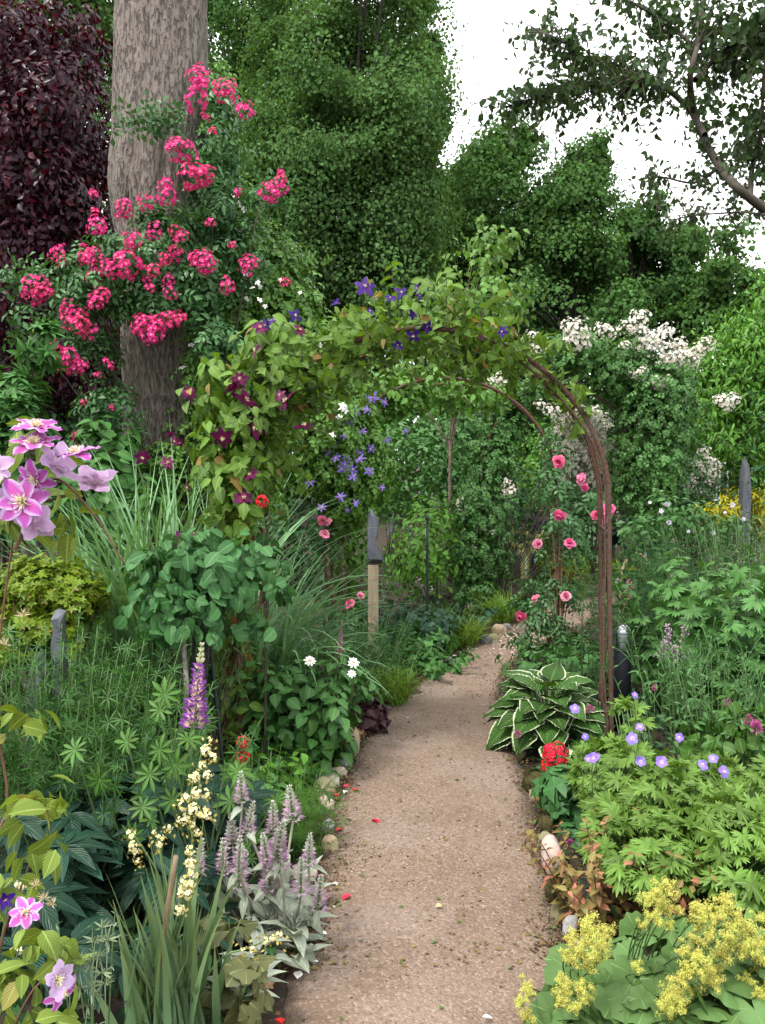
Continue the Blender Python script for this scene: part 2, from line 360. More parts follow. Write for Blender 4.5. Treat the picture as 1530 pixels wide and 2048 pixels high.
def petalmat(name, base, tip, edge=None, pos=.35, tr=.3, rough=.5, vein=0.0, var=.25, stripe=None):
    mt, n, b, ln = newmat(name)
    g = nd(n, 'NewGeometry'); uv = nd(n, 'UVMap'); sp = nd(n, 'SeparateXYZ'); ln(uv.outputs[0], sp.inputs[0])
    f = nd(n, 'MapRange', interpolation_type='SMOOTHSTEP'); ln(sp.outputs[1], f.inputs[0]); f.inputs[1].default_value = max(0, pos - .18); f.inputs[2].default_value = pos + .18
    col = mixc(n, f.outputs[0], base, tip)
    au = math_(n, 'MULTIPLY', math_(n, 'ABSOLUTE', math_(n, 'SUBTRACT', sp.outputs[0], .5)), 2.0)
    if edge is not None:
        e = nd(n, 'MapRange', interpolation_type='SMOOTHSTEP'); ln(au, e.inputs[0]); e.inputs[1].default_value = .35; e.inputs[2].default_value = .95
        col = mixc(n, e.outputs[0], col, edge)
    if vein > 0:
        wv = math_(n, 'SINE', math_(n, 'MULTIPLY', sp.outputs[0], 40.0)); col = mixc(n, math_(n, 'MULTIPLY_ADD', wv, vein * .5, vein * .5), col, tuple(x * .5 for x in tip))
    hs = nd(n, 'HueSaturation'); ln(col, hs.inputs['Color']); ln(math_(n, 'MULTIPLY_ADD', g.outputs['Random Per Island'], var * 2, 1 - var), hs.inputs['Value'])
    oi = nd(n, 'ObjectInfo'); ln(math_(n, 'MULTIPLY_ADD', oi.outputs['Random'], .02, .49), hs.inputs['Hue'])
    col = hs.outputs['Color']; ln(col, b.inputs['Base Color']); b.inputs['Roughness'].default_value = rough; b.inputs['Specular IOR Level'].default_value = .25
    t = nd(n, 'BsdfTranslucent'); ln(col, t.inputs[0]); ms = nd(n, 'MixShader', _0=tr); ln(b.outputs[0], ms.inputs[1]); ln(t.outputs[0], ms.inputs[2])
    ln(ms.outputs[0], n.nodes['Material Output'].inputs[0]); return mt
def solid(name, c1, c2=None, scale=20., rough=.7, bump=.3, metal=0., stretch=(1, 1, 1), dist=.01, c3=None, spec=.4, detail=6):
    mt, n, b, ln = newmat(name)
    co = nd(n, 'TexCoord'); mp = nd(n, 'Mapping'); ln(co.outputs['Object'], mp.inputs[0]); mp.inputs['Scale'].default_value = stretch
    tx = nd(n, 'TexNoise'); tx.inputs['Scale'].default_value = scale; tx.inputs['Detail'].default_value = detail; tx.inputs['Roughness'].default_value = .65; ln(mp.outputs[0], tx.inputs[0])
    f = nd(n, 'MapRange'); ln(tx.outputs['Fac'], f.inputs[0]); f.inputs[1].default_value = .32; f.inputs[2].default_value = .68
    col = mixc(n, f.outputs[0], c1, c2 if c2 else c1)
    if c3:
        t2 = nd(n, 'TexNoise'); t2.inputs['Scale'].default_value = scale * .3; t2.inputs['Detail'].default_value = 4; ln(mp.outputs[0], t2.inputs[0])
        f2 = nd(n, 'MapRange'); ln(t2.outputs['Fac'], f2.inputs[0]); f2.inputs[1].default_value = .5; f2.inputs[2].default_value = .62
        col = mixc(n, f2.outputs[0], col, c3)
    ln(col, b.inputs['Base Color']); b.inputs['Roughness'].default_value = rough; b.inputs['Metallic'].default_value = metal; b.inputs['Specular IOR Level'].default_value = spec
    if bump > 0:
        bp = nd(n, 'Bump'); bp.inputs['Strength'].default_value = bump; bp.inputs['Distance'].default_value = dist; ln(tx.outputs['Fac'], bp.inputs['Height']); ln(bp.outputs[0], b.inputs['Normal'])
    return mt
# ------------------------------------------------------------------ leaf shapes
KITE = kiteT(.32); KITEW = kiteT(.45, .25, .2)
OV2 = leafT(.28, 2, .3, .2); OV3 = leafT(.3, 3, .3, .25); OV5 = leafT(.3, 5, .28, .3); ROUND5 = leafT(.40, 8, .2, .3, 'heart'); ROUND3 = leafT(.42, 3, .2, .25, 'heart')
LAN3 = leafT(.1, 3, .3, .3, 'lance'); LAN4 = leafT(.16, 4, .3, .35, 'lance'); NEED = kiteT(.05, .2, .25)
def pinnate(T, pairs, w, tip=1.0, up=.15):     # one compound leaf
    L = [xf(T, (0, .72, -.12), (0, 1, -.3), (0, .3, 1), .42 * tip)]
    for i in range(pairs):
        y = .22 + .5 * i / max(1, pairs - .4); s = w * (1 - .12 * i)
        for sx in (-1, 1): L.append(xf(T, (0, y, -.12 * y), (sx, .45, -.2), (-sx * up, 0, 1), s))
    return comp(L)
ROSELEAF = pinnate(OV2, 2, .36); ROSELEAFLO = pinnate(KITEW, 2, .38); PINNA = pinnate(KITE, 5, .3, .6)
def palm(T, k, spread=2.0, el=.25, s0=1.0):
    L = []
    for i in range(k):
        a = -spread + 2 * spread * i / (k - 1) if spread < 3 else 2 * pi * i / k
        L.append(xf(T, (0, 0, 0), (math.sin(a), math.cos(a), el * (1 if spread >= 3 else .4)), (0, 0, 1), s0 * (1 - .18 * abs(a) / pi)))
    return comp(L)
HELLE = palm(leafT(.17, 5, .25, .35, 'lance'), 7, 2.1); LUPIN = palm(leafT(.13, 4, .35, .3, 'obov'), 9, pi, .3); WHORL = palm(leafT(.065, 3, .3, .35, 'lance'), 7, pi, .35)
def cutleaf(lobes=5, tips=3, deep=.45, spread=2.5):
    A, Q = [], []
    for l in range(lobes):
        c = -spread + 2 * spread * l / (lobes - 1); hw = spread / (lobes - 1); ln = 1 - .3 * abs(c) / pi
        A.append(c - hw); Q.append(deep * .55)
        for q, (da, rr) in enumerate([(-.72, .66), (-.5, .86), (-.28, .66), (-.16, .8), (0, 1.0), (.16, .8), (.28, .66), (.5, .86), (.72, .66)] if tips == 3 else [(-.5, .62), (0, 1.0), (.5, .62)]):
            A.append(c + da * hw); Q.append(rr * ln)
    A.append(spread + spread / (lobes - 1)); Q.append(.3)
    A = np.array(A); st = 2 * spread / (lobes - 1); return starT(A, Q, .06, 0, .5 + .5 * np.abs(np.sin(pi * (A + spread) / st)), 3, -.06)
CRANE = cutleaf(5, 3, .5, 2.2); ACON = cutleaf(5, 3, .72, 2.0)
_a = np.linspace(-2.85, 2.85, 61); SCALLOP = starT(_a, (.84 + .045 * np.cos(9 * _a) + .022 * np.cos(54 * _a)) * (1 - .12 * (np.abs(_a) / pi) ** 2), .03, 0, .5 + .5 * np.abs(np.sin(4.5 * _a)), 4, -.045)
_a = np.linspace(-2.7, 2.7, 41); LOBE5 = starT(_a, .80 + .09 * np.cos(5 * _a * .93) + .03 * np.cos(35 * _a), .02, 0, .5 + .5 * np.abs(np.sin(2.5 * _a * .93)), 4, -.035)
DAHL = pinnate(leafT(.36, 6, .25, .25, 'ovate', 0, .045), 1, .6, 1.5)
FERN = comp([xf(pinnate(NEED, 6, .3, .7), (0, y, -.1 * y), (sx, .7, -.1), (0, 0, 1), .5 * (1 - .7 * y)) for y in np.linspace(.1, .9, 7) for sx in (-1, 1)])
# ------------------------------------------------------------------ leaf and bark materials
G = {}
def lm(k, *a, **kw): G[k] = leafmat(k, *a, **kw)
lm('oak_leaf', (.052, .104, .040), (.118, .195, .080), .42, .75, 0, spec=.06)
lm('oak_leaf_dark', (.034, .076, .028), (.078, .142, .055), .38, .75, 0, spec=.06)
lm('wood_leaf', (.042, .090, .033), (.098, .172, .064), .42, .75, 0, spec=.06)
lm('purple_leaf', (.010, .003, .007), (.038, .009, .020), .3, .36, 0, tcol=(2.5, .5, .7), odd=((.06, .010, .018), .88))
lm('cherry_leaf', (.026, .050, .022), (.055, .092, .038), .4, .5, 0)
lm('lime_leaf', (.085, .16, .050), (.15, .25, .08), .35, .5, 0)
lm('fresh_leaf', (.055, .135, .030), (.115, .225, .048), .32, .45, .2)
lm('rambler_leaf', (.040, .105, .034), (.095, .180, .060), .3, .45, .2)
lm('rose_leaf', (.032, .088, .034), (.080, .155, .064), .28, .36, .25)
lm('jasmine_leaf', (.050, .125, .028), (.130, .230, .060), .3, .4, .25)
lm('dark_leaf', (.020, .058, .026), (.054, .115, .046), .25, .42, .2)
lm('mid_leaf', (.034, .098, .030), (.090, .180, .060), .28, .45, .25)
lm('blue_leaf', (.026, .068, .042), (.058, .115, .072), .25, .5, .25)
lm('arch_leaf', (.042, .098, .022), (.135, .210, .048), .38, .45, .3, side=.25, odd=((.22, .13, .04), .975))
lm('lilac_clematis_leaf', (.080, .135, .030), (.185, .235, .060), .35, .45, .35, side=.3, odd=((.24, .22, .06), .975))
lm('smilax_leaf', (.030, .090, .036), (.075, .160, .060), .3, .42, .35, side=.35)
lm('grass_blade', (.095, .190, .095), (.190, .310, .165), .3, .45, .5)
lm('lime_grass_blade', (.090, .165, .030), (.170, .250, .060), .35, .5, 0)
lm('iris_blade', (.095, .170, .095), (.165, .250, .140), .25, .45, 0, tip=(.12, .16, .06))
lm('hellebore_leaf', (.006, .022, .013), (.014, .042, .024), .12, .4, .35, side=.4)
lm('lupin_leaf', (.042, .098, .024), (.078, .150, .038), .3, .5, .35)
lm('spurge_leaf', (.017, .060, .016), (.056, .122, .030), .28, .45, .4)
lm('azalea_leaf', (.065, .120, .018), (.150, .200, .032), .3, .45, .2, odd=((.16, .11, .03), .93))
lm('silver_leaf', (.200, .235, .185), (.300, .325, .265), .15, .8, .3, side=.3, spec=.2)
lm('olive_leaf', (.060, .070, .030), (.115, .120, .055), .2, .6, .4)
lm('purple_heuchera_leaf', (.022, .010, .014), (.060, .026, .032), .15, .4, .4)
lm('hosta_leaf', (.036, .088, .024), (.070, .140, .036), .25, .42, .3, side=.9, margin=(.58, .64, .44), mw=.88)
lm('cranesbill_leaf', (.050, .105, .022), (.140, .215, .058), .32, .5, .35)
lm('geranium_leaf', (.034, .095, .036), (.070, .150, .056), .25, .5, .35)
lm('alchemilla_leaf', (.058, .115, .038), (.122, .190, .074), .28, .6, .4)
lm('brown_shrub_leaf', (.120, .075, .035), (.190, .150, .060), .25, .5, .3, odd=((.30, .12, .07), .8))
lm('tall_herb_leaf', (.040, .110, .034), (.100, .195, .064), .28, .4, .35, side=.35)
lm('lance_herb_leaf', (.038, .100, .036), (.085, .165, .060), .3, .45, .35, side=.2)
lm('feather_leaf', (.026, .080, .034), (.062, .138, .056), .25, .55, 0)
lm('airy_leaf', (.120, .160, .080), (.180, .220, .120), .3, .6, 0)
lm('sea_holly_leaf', (.120, .165, .100), (.190, .235, .150), .2, .6, .3)
lm('gold_leaf', (.170, .185, .025), (.340, .300, .045), .3, .5, 0)
lm('lime_hosta_leaf', (.150, .220, .030), (.260, .330, .060), .3, .5, .2)
lm('dry_leaf', (.080, .040, .020), (.170, .090, .040), .2, .7, 0)
BARK = solid('bark', (.055, .040, .028), (.110, .085, .062), 30, .85, .6, stretch=(1, 1, .25))
TWIG = solid('twig', (.035, .029, .021), (.072, .058, .042), 40, .8, .4)
STEM = solid('green_stem', (.050, .100, .030), (.090, .150, .050), 30, .6, 0)
REDSTEM = solid('red_stem', (.075, .030, .022), (.130, .060, .035), 40, .6, .2)
RUST = solid('rusty_iron', (.034, .018, .014), (.115, .050, .030), 130, .9, .9, dist=.005, c3=(.070, .052, .040))
# ------------------------------------------------------------------ flowers: facing +Z, about one unit across
def petalring(m, T, k, tilt, s, mi=0, a0=0., jit=.12, r0=0.0, sz=.12):
    a = a0 + np.arange(k) * 2 * pi / k + R.normal(size=k) * jit * .5
    ti = tilt + R.normal(size=k) * jit
    o = np.stack([np.cos(a), np.sin(a), 0 * a], 1)
    D = o * np.cos(ti)[:, None] + UP * np.sin(ti)[:, None]; N = UP * np.cos(ti)[:, None] - o * np.sin(ti)[:, None]
    scatter(m, T, o * r0, D, N + R.normal(size=(k, 3)) * .06, s * R.uniform(1 - sz, 1 + sz, k), mi)
def clematis_me(name, mats, k=6, w=.26, tilt=.08, curl=.15, sten=.2, wave=.02, seed=0, st_n=26, what='all'):
    m = MB(); T = leafT(w, 8, .12, curl, 'clem', 0, wave)
    if what == 'stamens': mats = mats[1:]
    else: petalring(m, T, k, tilt, .5, 0, seed, .14)
    if what == 'petals': return m.mesh(name, mats)
    a = R.uniform(0, 6.28, st_n); e = R.uniform(.35, 1.45, st_n)
    D = np.stack([np.cos(a) * np.cos(e), np.sin(a) * np.cos(e), np.sin(e)], 1)
    scatter(m, kiteT(.10, .2, .3), np.zeros((st_n, 3)) + UP * .01, D, rnd(st_n), sten * R.uniform(.7, 1.1, st_n), 0 if what == 'stamens' else 1)
    return m.mesh(name, mats)
def floret(m, c, f, s, T, k=5, tilt=.25, double=True, mi=0):
    q = MB(); petalring(q, T, k, tilt, .5, 0, R.uniform(0, 6), .2)
    if double: petalring(q, T, k, tilt + .45, .36, 0, R.uniform(0, 6), .2)
    a = R.uniform(0, 6.28, 6); D = np.stack([np.cos(a) * .6, np.sin(a) * .6, 0 * a + .8], 1); scatter(q, kiteT(.2), np.zeros((6, 3)) + UP * .03, D, rnd(6), .13, 1)
    f = nrm(np.asarray(f, float)); x = nrm(np.cross(f, [.3, .2, .9])); scatter(m, q.T(), [c], [x], [f], [s], mi)
ROUNDP = leafT(.44, 3, .2, .12, 'obov'); ROUNDP2 = leafT(.46, 2, .25, .1, 'round')
def cluster_me(name, mats, n, fs, T=ROUNDP, flat=.7, double=True, k=5, jit=.09):
    m = MB(); gi = np.arange(n) + .5; th = np.arccos(1 - 1.25 * gi / n); ph = gi * 2.4 + R.uniform(0, 6)
    mats = list(mats) + [STEM]
    for t, p in zip(th, ph):
        u = np.array([math.sin(t) * math.cos(p), math.sin(t) * math.sin(p), math.cos(t)]) + R.normal(size=3) * jit
        e_ = u * (1 - fs * .45) * np.array([1, 1, flat]); tubes(m, bez((0, 0, -.45), e_ * np.array([.3, .3, .2]) - UP * .1, e_, 4), .014, 3, 2)
        floret(m, e_, u + UP * .2, fs * 2 * R.uniform(.75, 1.2), T, k, .2, double)
    return m.mesh(name, mats)
def rose_me(name, mats):
    m = MB(); T = leafT(.46, 5, .35, -.25, 'round', 0, .02); To = leafT(.48, 5, .25, .25, 'round', 0, .03)
    petalring(m, To, 5, .12, .5, 0, 0, .1); petalring(m, To, 5, .4, .46, 0, .6, .1)
    for i, (ti, s, r0) in enumerate([(.8, .42, .02), (1.05, .38, .05), (1.25, .34, .06), (1.4, .3, .04)]): petalring(m, T, 5 if i < 2 else 4, ti, s, 0, i * 1.1, .1, r0)
    return m.mesh(name, mats)
def simple_me(name, mats, k=5, w=.42, tilt=.12, rad=.5, cs=.08, shape='obov', double=False, curl=.12):
    m = MB(); petalring(m, leafT(w, 4, .15, curl, shape, 0, .012), k, tilt, rad, 0, 0, .1)
    if double: petalring(m, leafT(w, 4, .15, curl, shape, 0, .012), k, tilt + .3, rad * .75, 0, .35, .1)
    n = 14; a = R.uniform(0, 6.28, n); e = R.uniform(.5, 1.5, n); D = np.stack([np.cos(a) * np.cos(e), np.sin(a) * np.cos(e), np.sin(e)], 1)
    scatter(m, kiteT(.25), np.zeros((n, 3)), D, rnd(n), cs * 2, 1); return m.mesh(name, mats)
def spike_me(name, mats, rows, per, L, r0, r1, T, fs, el=.2, budfrac=.2, pow_=1.0):
    """flower spike along +Z from 0 to L; top part is buds (material 1)"""
    m = MB(); tubes(m, np.array([[0, 0, z] for z in np.linspace(-.15 * L, L, 6)]), .004, 5, 2)
    for i in range(rows):
        t = i / (rows - 1); z = L * t; r = (r0 * (1 - t) + r1 * t); q = max(4, int(per * (1 - .4 * t)))
        a = i * 1.3 + np.arange(q) * 2 * pi / q + R.normal(size=q) * .15; o = np.stack([np.cos(a), np.sin(a), 0 * a], 1)
        e = el + t * .9 + R.normal(size=q) * .15
        D = o * np.cos(e)[:, None] + UP * np.sin(e)[:, None]; N = UP * np.cos(e)[:, None] - o * np.sin(e)[:, None]
        scatter(m, T, o * r * .35 + UP * z, D, N, fs * (1 - .55 * t ** 2) * R.uniform(.85, 1.1, q) * (r / max(r0, 1e-6)) ** .3, 1 if t > 1 - budfrac else 0)
    return m.mesh(name, mats)
P_PINK = petalmat('pink_rambler_petal', (.80, .52, .60), (.66, .030, .20), pos=.3, var=.35)
P_YEL = petalmat('yellow_stamen', (.75, .55, .10), (.85, .62, .18), tr=.1)
P_CREAMST = petalmat('cream_stamen', (.75, .68, .30), (.85, .80, .55), tr=.1)
P_WHITE = petalmat('white_petal', (.82, .82, .76), (.84, .84, .80), tr=.3, var=.08)
P_WROSE = petalmat('white_rambler_petal', (.78, .70, .60), (.82, .78, .71), tr=.3, var=.2)
P_BURG = petalmat('burgundy_clematis_petal', (.150, .008, .060), (.085, .005, .058), pos=.5, vein=.15)
P_VIOL = petalmat('violet_clematis_petal', (.045, .008, .15), (.032, .006, .15), pos=.5, vein=.12)
P_LILAC = petalmat('lilac_clematis_petal', (.52, .08, .36), (.44, .09, .40), (.60, .42, .70), pos=.62, tr=.35, vein=.22)
P_LILACB = petalmat('pale_lilac_clematis_petal', (.56, .36, .58), (.62, .42, .68), (.68, .54, .76), pos=.5, tr=.4, vein=.15)
P_LAV = petalmat('lavender_clematis_petal', (.22, .11, .42), (.17, .11, .46), pos=.4, vein=.1)
P_ROSE = petalmat('pink_rose_petal', (.80, .26, .40), (.80, .15, .32), pos=.4)
P_ROSE2 = petalmat('light_pink_rose_petal', (.82, .38, .48), (.84, .30, .46), pos=.4)
P_RED = petalmat('red_geranium_petal', (.55, .012, .020), (.66, .014, .026), tr=.2)
P_CRANE = petalmat('blue_cranesbill_petal', (.50, .38, .72), (.25, .16, .70), pos=.3, vein=.12)
P_CREAM = petalmat('cream_petal', (.78, .62, .14), (.84, .80, .48), pos=.3)
P_LUP = petalmat('purple_lupin_petal', (.72, .52, .40), (.26, .07, .40), pos=.45)
P_LUPBUD = petalmat('lupin_bud', (.42, .45, .20), (.58, .56, .38))
P_EAR = petalmat('mauve_spike_petal', (.50, .44, .42), (.42, .20, .40), pos=.6)
P_EARBUD = petalmat('grey_spike_bud', (.42, .42, .36), (.52, .50, .46))
P_TOAD = petalmat('pink_spike_petal', (.72, .30, .50), (.74, .26, .50))
P_DAISY = petalmat('white_dahlia_petal', (.80, .78, .55), (.86, .86, .82), pos=.15, var=.06)
P_ALCH = petalmat('lime_froth', (.38, .40, .06), (.56, .55, .13), var=.35)
P_MAUVE = petalmat('pale_mauve_petal', (.70, .60, .74), (.72, .64, .80))
P_THIST = petalmat('magenta_thistle', (.28, .06, .16), (.42, .09, .24))
P_LAVSP = petalmat('lavender_spike', (.34, .24, .52), (.40, .30, .60))
F = {}
F['pink'] = [cluster_me('pink_rose_cluster', [P_PINK, P_YEL], n, fs, jit=.15) for n, fs in ((28, .25), (26, .27), (20, .27), (16, .30), (13, .36), (5, .55))]
F['white'] = [cluster_me('white_rose_cluster', [P_WROSE, P_YEL], n, fs, ROUNDP2, .9, False, 5, .24) for n, fs in ((44, .21), (48, .19), (34, .23), (28, .26), (14, .36))]
F['red'] = [cluster_me('red_geranium_head', [P_RED, P_RED], n, fs, ROUNDP2, .85) for n, fs in ((60, .2), (20, .32))]
F['burg'] = [clematis_me('burgundy_clematis', [P_BURG, P_CREAMST], 6, .28, .05, .12, .15, .04, i) for i in range(3)]
F['viol'] = [clematis_me('violet_clematis', [P_VIOL, P_CREAMST], k, .27, t, .1, .12, .02, i) for i, (k, t) in enumerate(((4, .05), (5, .1), (5, .5)))]
F['lilac'] = [clematis_me('lilac_clematis', [P_LILAC, P_CREAMST], 7, .34, t, .16, .21, .05, i, 50, 'petals') for i, t in enumerate((.12, .3))]
F['lilacb'] = [clematis_me('pale_lilac_clematis', [P_LILACB, P_CREAMST], 6, .38, .4, .14, .16, .06, 2, 30, 'petals')]
STAMEN = clematis_me('stamens', [P_LILAC, P_CREAMST], sten=.2, st_n=50, what='stamens')
F['lav'] = [clematis_me('lavender_clematis', [P_LAV, P_CREAMST], 6, .17, .1, .15, .14, .02, i, 14) for i in range(2)]
F['rose'] = [rose_me('pink_rose', [P_ROSE]), rose_me('light_pink_rose', [P_ROSE2])]
F['crane'] = [simple_me('blue_cranesbill_flower', [P_CRANE, P_CREAMST], 5, .46, .15)]
F['daisy'] = [simple_me('white_dahlia_flower', [P_DAISY, P_YEL], 9, .2, .1, .5, .09, 'obov', True)]
F['star'] = [simple_me('white_star_flower', [P_WHITE, P_YEL], 5, .3, .1, .5, .05)]
F['cream'] = [cluster_me('cream_flower_knot', [P_CREAM, P_YEL], n, fs, ROUNDP2, .8, False, 6) for n, fs in ((7, .5), (4, .6))]
F['mauve'] = [simple_me('pale_mauve_flower', [P_MAUVE, P_CREAMST], 5, .42, .25)]
F['lupin'] = [spike_me('lupin_spike', [P_LUP, P_LUPBUD, STEM], 15, 9, .31, .048, .018, leafT(.40, 3, .7, -.25, 'obov'), .043, .12, .22)]
F['ear'] = [spike_me('lambs_ear_spike', [P_EAR, P_EARBUD, STEM], 9, 11, .105, .034, .016, leafT(.42, 2, .5, .1, 'obov'), .024, .35, b) for b in (.45, .7)]
F['toad'] = [spike_me('pink_flower_spike', [P_TOAD, P_TOAD, STEM], 16, 8, .20, .024, .010, leafT(.34, 2, .5, .1, 'obov'), .021, .3, .1)]
F['lavsp'] = [spike_me('lavender_spike', [P_LAVSP, P_LAVSP, STEM], 12, 6, .22, .015, .007, leafT(.3, 2, .4, .1, 'obov'), .02, .4, .1)]
def froth_me(name, mats, n=150):
    m = MB(); 
    for k in range(15):                        # small heads on forking stalks
        c = np.array([R.normal() * .33, R.normal() * .33, R.uniform(-.2, .62)]); q = 44
        tubes(m, bez((0, 0, -.75), (c[0] * .3, c[1] * .3, -.2), c, 5), .012, 4, 1)
        P = c + R.normal(size=(q, 3)) * .13; N = nrm(P - c + UP * .08)
        for a in range(4): 
            t = nrm(np.cross(N, rnd(1))); scatter(m, kiteT(.3, .1, .1), P, t + N * .3, N, R.uniform(.055, .09, q))
    return m.mesh(name, mats)
F['froth'] = [froth_me('lime_froth_head', [P_ALCH, STEM]) for _ in range(3)]
def flowers(root, name, kind, L, Y, size=None, toward=(0, -1, .25), jit=.35, dY=.0, floor=.012, vs=None):
    """L: (px, py, half width in photo pixels); Y the depth"""
    for i, q in enumerate(L):
        px, py, r = q[:3]; y = Y + (R.uniform(-dY, dY) if dY else 0) if len(q) < 4 else q[3]
        p = at(px, py, y); s = (2 if kind not in ('pink', 'white', 'red', 'froth', 'cream') else 1) * r * y / FPX
        f = nrm(np.asarray(toward, float) + R.normal(size=3) * jit)
        M_ = F[kind]
        if kind == 'pink': me = M_[5 if r < 11 else 3 + i % 2 if r < 18 else i % 3]
        elif kind == 'white': me = M_[i % 3 if r > 14 else 3 + i % 2]
        elif kind == 'red': me = M_[0 if r > 15 else 1]
        else: me = M_[(vs if vs is not None else int(R.integers(0, len(M_)))) % len(M_)]
        put(root, name, me, p, f, s)
# ------------------------------------------------------------------ ground and path
def dense(L, n): return spline(L, n)
LEFT = [(400, -3), (540, 2048), (566, 1950), (612, 1850), (640, 1740), (655, 1640), (690, 1545), (722, 1475), (775, 1412), (835, 1368), (905, 1325), (955, 1292), (990, 1266), (1040, 1240), (1090, 1205), (1120, 1172)]
RIGHT = [(0, 0), (1190, 2048), (1165, 1950), (1140, 1850), (1105, 1740), (1075, 1620), (1040, 1515), (1010, 1425), (1008, 1365), (1040, 1318), (1085, 1290), (1150, 1262), (1200, 1235), (1235, 1205), (1250, 1180), (1252, 1165)]
PL = [gnd(*q) if q[1] > 0 else None for q in LEFT]; PR = [gnd(*q) if q[1] > 0 else None for q in RIGHT]
PL[0] = np.array([-.40, -2., 0]); PR[0] = np.array([.72, -2., 0])
NA, NC = 420, 34
pl, pr = spline(PL, NA), spline(PR, NA)
m = MB(); t = np.linspace(0, 1, NC)[None, :, None]
wob = (.02 * fn(pl * 6) + .012 * fn(pl * 17))[:, None]
pl2 = pl + np.stack([wob[:, 0], 0 * wob[:, 0], 0 * wob[:, 0]], 1)
V = (pl2[:, None] * (1 - t) + pr[:, None] * t).reshape(-1, 3)
edge = np.minimum(t[0, :, 0], 1 - t[0, :, 0])[None].repeat(NA, 0).ravel()
V[:, 2] = .022 + .010 * fn(V * np.array([1, 1, 0]), 1.3) + .004 * fn(V, 5, 2) - .040 * np.exp(-edge / .035)
i, j = np.meshgrid(np.arange(NA - 1), np.arange(NC - 1), indexing='ij'); b = i * NC + j
m.add(V, np.stack([b, b + 1, b + NC + 1, b + NC], -1).reshape(-1, 4), np.stack([np.tile(np.linspace(0, 1, NC), NA), np.repeat(np.linspace(0, 1, NA), NC)], 1))
mt, n, bs, ln = newmat('gravel')
co = nd(n, 'TexCoord')
def noi(sc, det=5, ro=.6):
    x = nd(n, 'TexNoise'); x.inputs['Scale'].default_value = sc; x.inputs['Detail'].default_value = det; x.inputs['Roughness'].default_value = ro; ln(co.outputs['Object'], x.inputs[0]); return x.outputs['Fac']
def ramp(f, a, b_): 
    x = nd(n, 'MapRange'); ln(f, x.inputs[0]); x.inputs[1].default_value = a; x.inputs[2].default_value = b_; return x.outputs[0]
col = mixc(n, ramp(noi(3.2), .35, .65), (.160, .112, .080), (.218, .160, .120))
col = mixc(n, math_(n, 'MULTIPLY', ramp(noi(1.3, 6), .47, .62), .75), col, (.245, .190, .158))
vo = nd(n, 'TexVoronoi'); vo.inputs['Scale'].default_value = 120; ln(co.outputs['Object'], vo.inputs[0])
hs = nd(n, 'SeparateColor'); ln(vo.outputs['Color'], hs.inputs[0])
col = mixc(n, math_(n, 'MULTIPLY', ramp(hs.outputs[0], .62, 1.0), .5), col, (.38, .29, .24))
col = mixc(n, math_(n, 'MULTIPLY', ramp(hs.outputs[1], .72, 1.0), .55), col, (.085, .055, .04))
col = mixc(n, math_(n, 'MULTIPLY', ramp(noi(55, 4), .5, .72), .5), col, (.095, .060, .040))
uvn = nd(n, 'UVMap'); sx = nd(n, 'SeparateXYZ'); ln(uvn.outputs[0], sx.inputs[0])   # garden soil trodden into the edges
ed = math_(n, 'SUBTRACT', 1.0, ramp(math_(n, 'ADD', math_(n, 'MINIMUM', sx.outputs[0], math_(n, 'SUBTRACT', 1.0, sx.outputs[0])), math_(n, 'MULTIPLY', noi(7, 6), -.16)), -.075, .02))
col = mixc(n, math_(n, 'MULTIPLY', ed, .8), col, (.075, .052, .036))
ln(col, bs.inputs['Base Color']); bs.inputs['Roughness'].default_value = .92; bs.inputs['Specular IOR Level'].default_value = .2
bp = nd(n, 'Bump'); bp.inputs['Strength'].default_value = .8; bp.inputs['Distance'].default_value = .006
ln(math_(n, 'ADD', math_(n, 'MULTIPLY', vo.outputs['Distance'], -1.2), noi(160, 5, .7)), bp.inputs['Height']); ln(bp.outputs[0], bs.inputs['Normal'])
tag(part('gravel_path', m, mt), None, None, None, 'structure')
# loose chippings on the path
m = MB(); K = 9000
ii = R.integers(0, NA, K * 3); jj = R.uniform(.03, .97, K * 3)[:, None]; Pp = pl[ii] * (1 - jj) + pr[ii] * jj
Pp = Pp + np.concatenate([R.normal(size=(len(Pp), 2)) * .02, np.zeros((len(Pp), 1))], 1)
Pp = Pp[(Pp[:, 1] > 2.0) & (Pp[:, 1] < 8) & (fn(Pp, 1.3, 7) + .35 * R.normal(size=len(Pp)) > .05)][:K]
Pp[:, 2] = .023 + .010 * fn(Pp * np.array([1, 1, 0]), 1.3)
OCT = dict(V=np.array([[.5, 0, 0], [0, .42, .05], [-.5, .05, 0], [0, -.4, 0], [.05, 0, .3], [0, 0, -.3]]), U=np.zeros((6, 2)), B=[(np.array([[0, 1, 4], [1, 2, 4], [2, 3, 4], [3, 0, 4], [1, 0, 5], [2, 1, 5], [3, 2, 5], [0, 3, 5]]), 0)])
D = rnd(len(Pp)) * np.array([1, 1, .2]); scatter(m, OCT, Pp, D, UP + rnd(len(Pp)) * .4, R.uniform(.004, .011, len(Pp)) * R.uniform(.7, 1.3, len(Pp)))
CHIP = leafmat('stone_chips', (.14, .10, .075), (.30, .24, .20), 0, .85, 0, odd=((.38, .32, .28), .93), sat=1.0, spec=.2)
tag(part('chippings', m, CHIP, smooth=False), 'loose stone chippings lying over the sandy garden path', 'gravel', None, 'stuff')
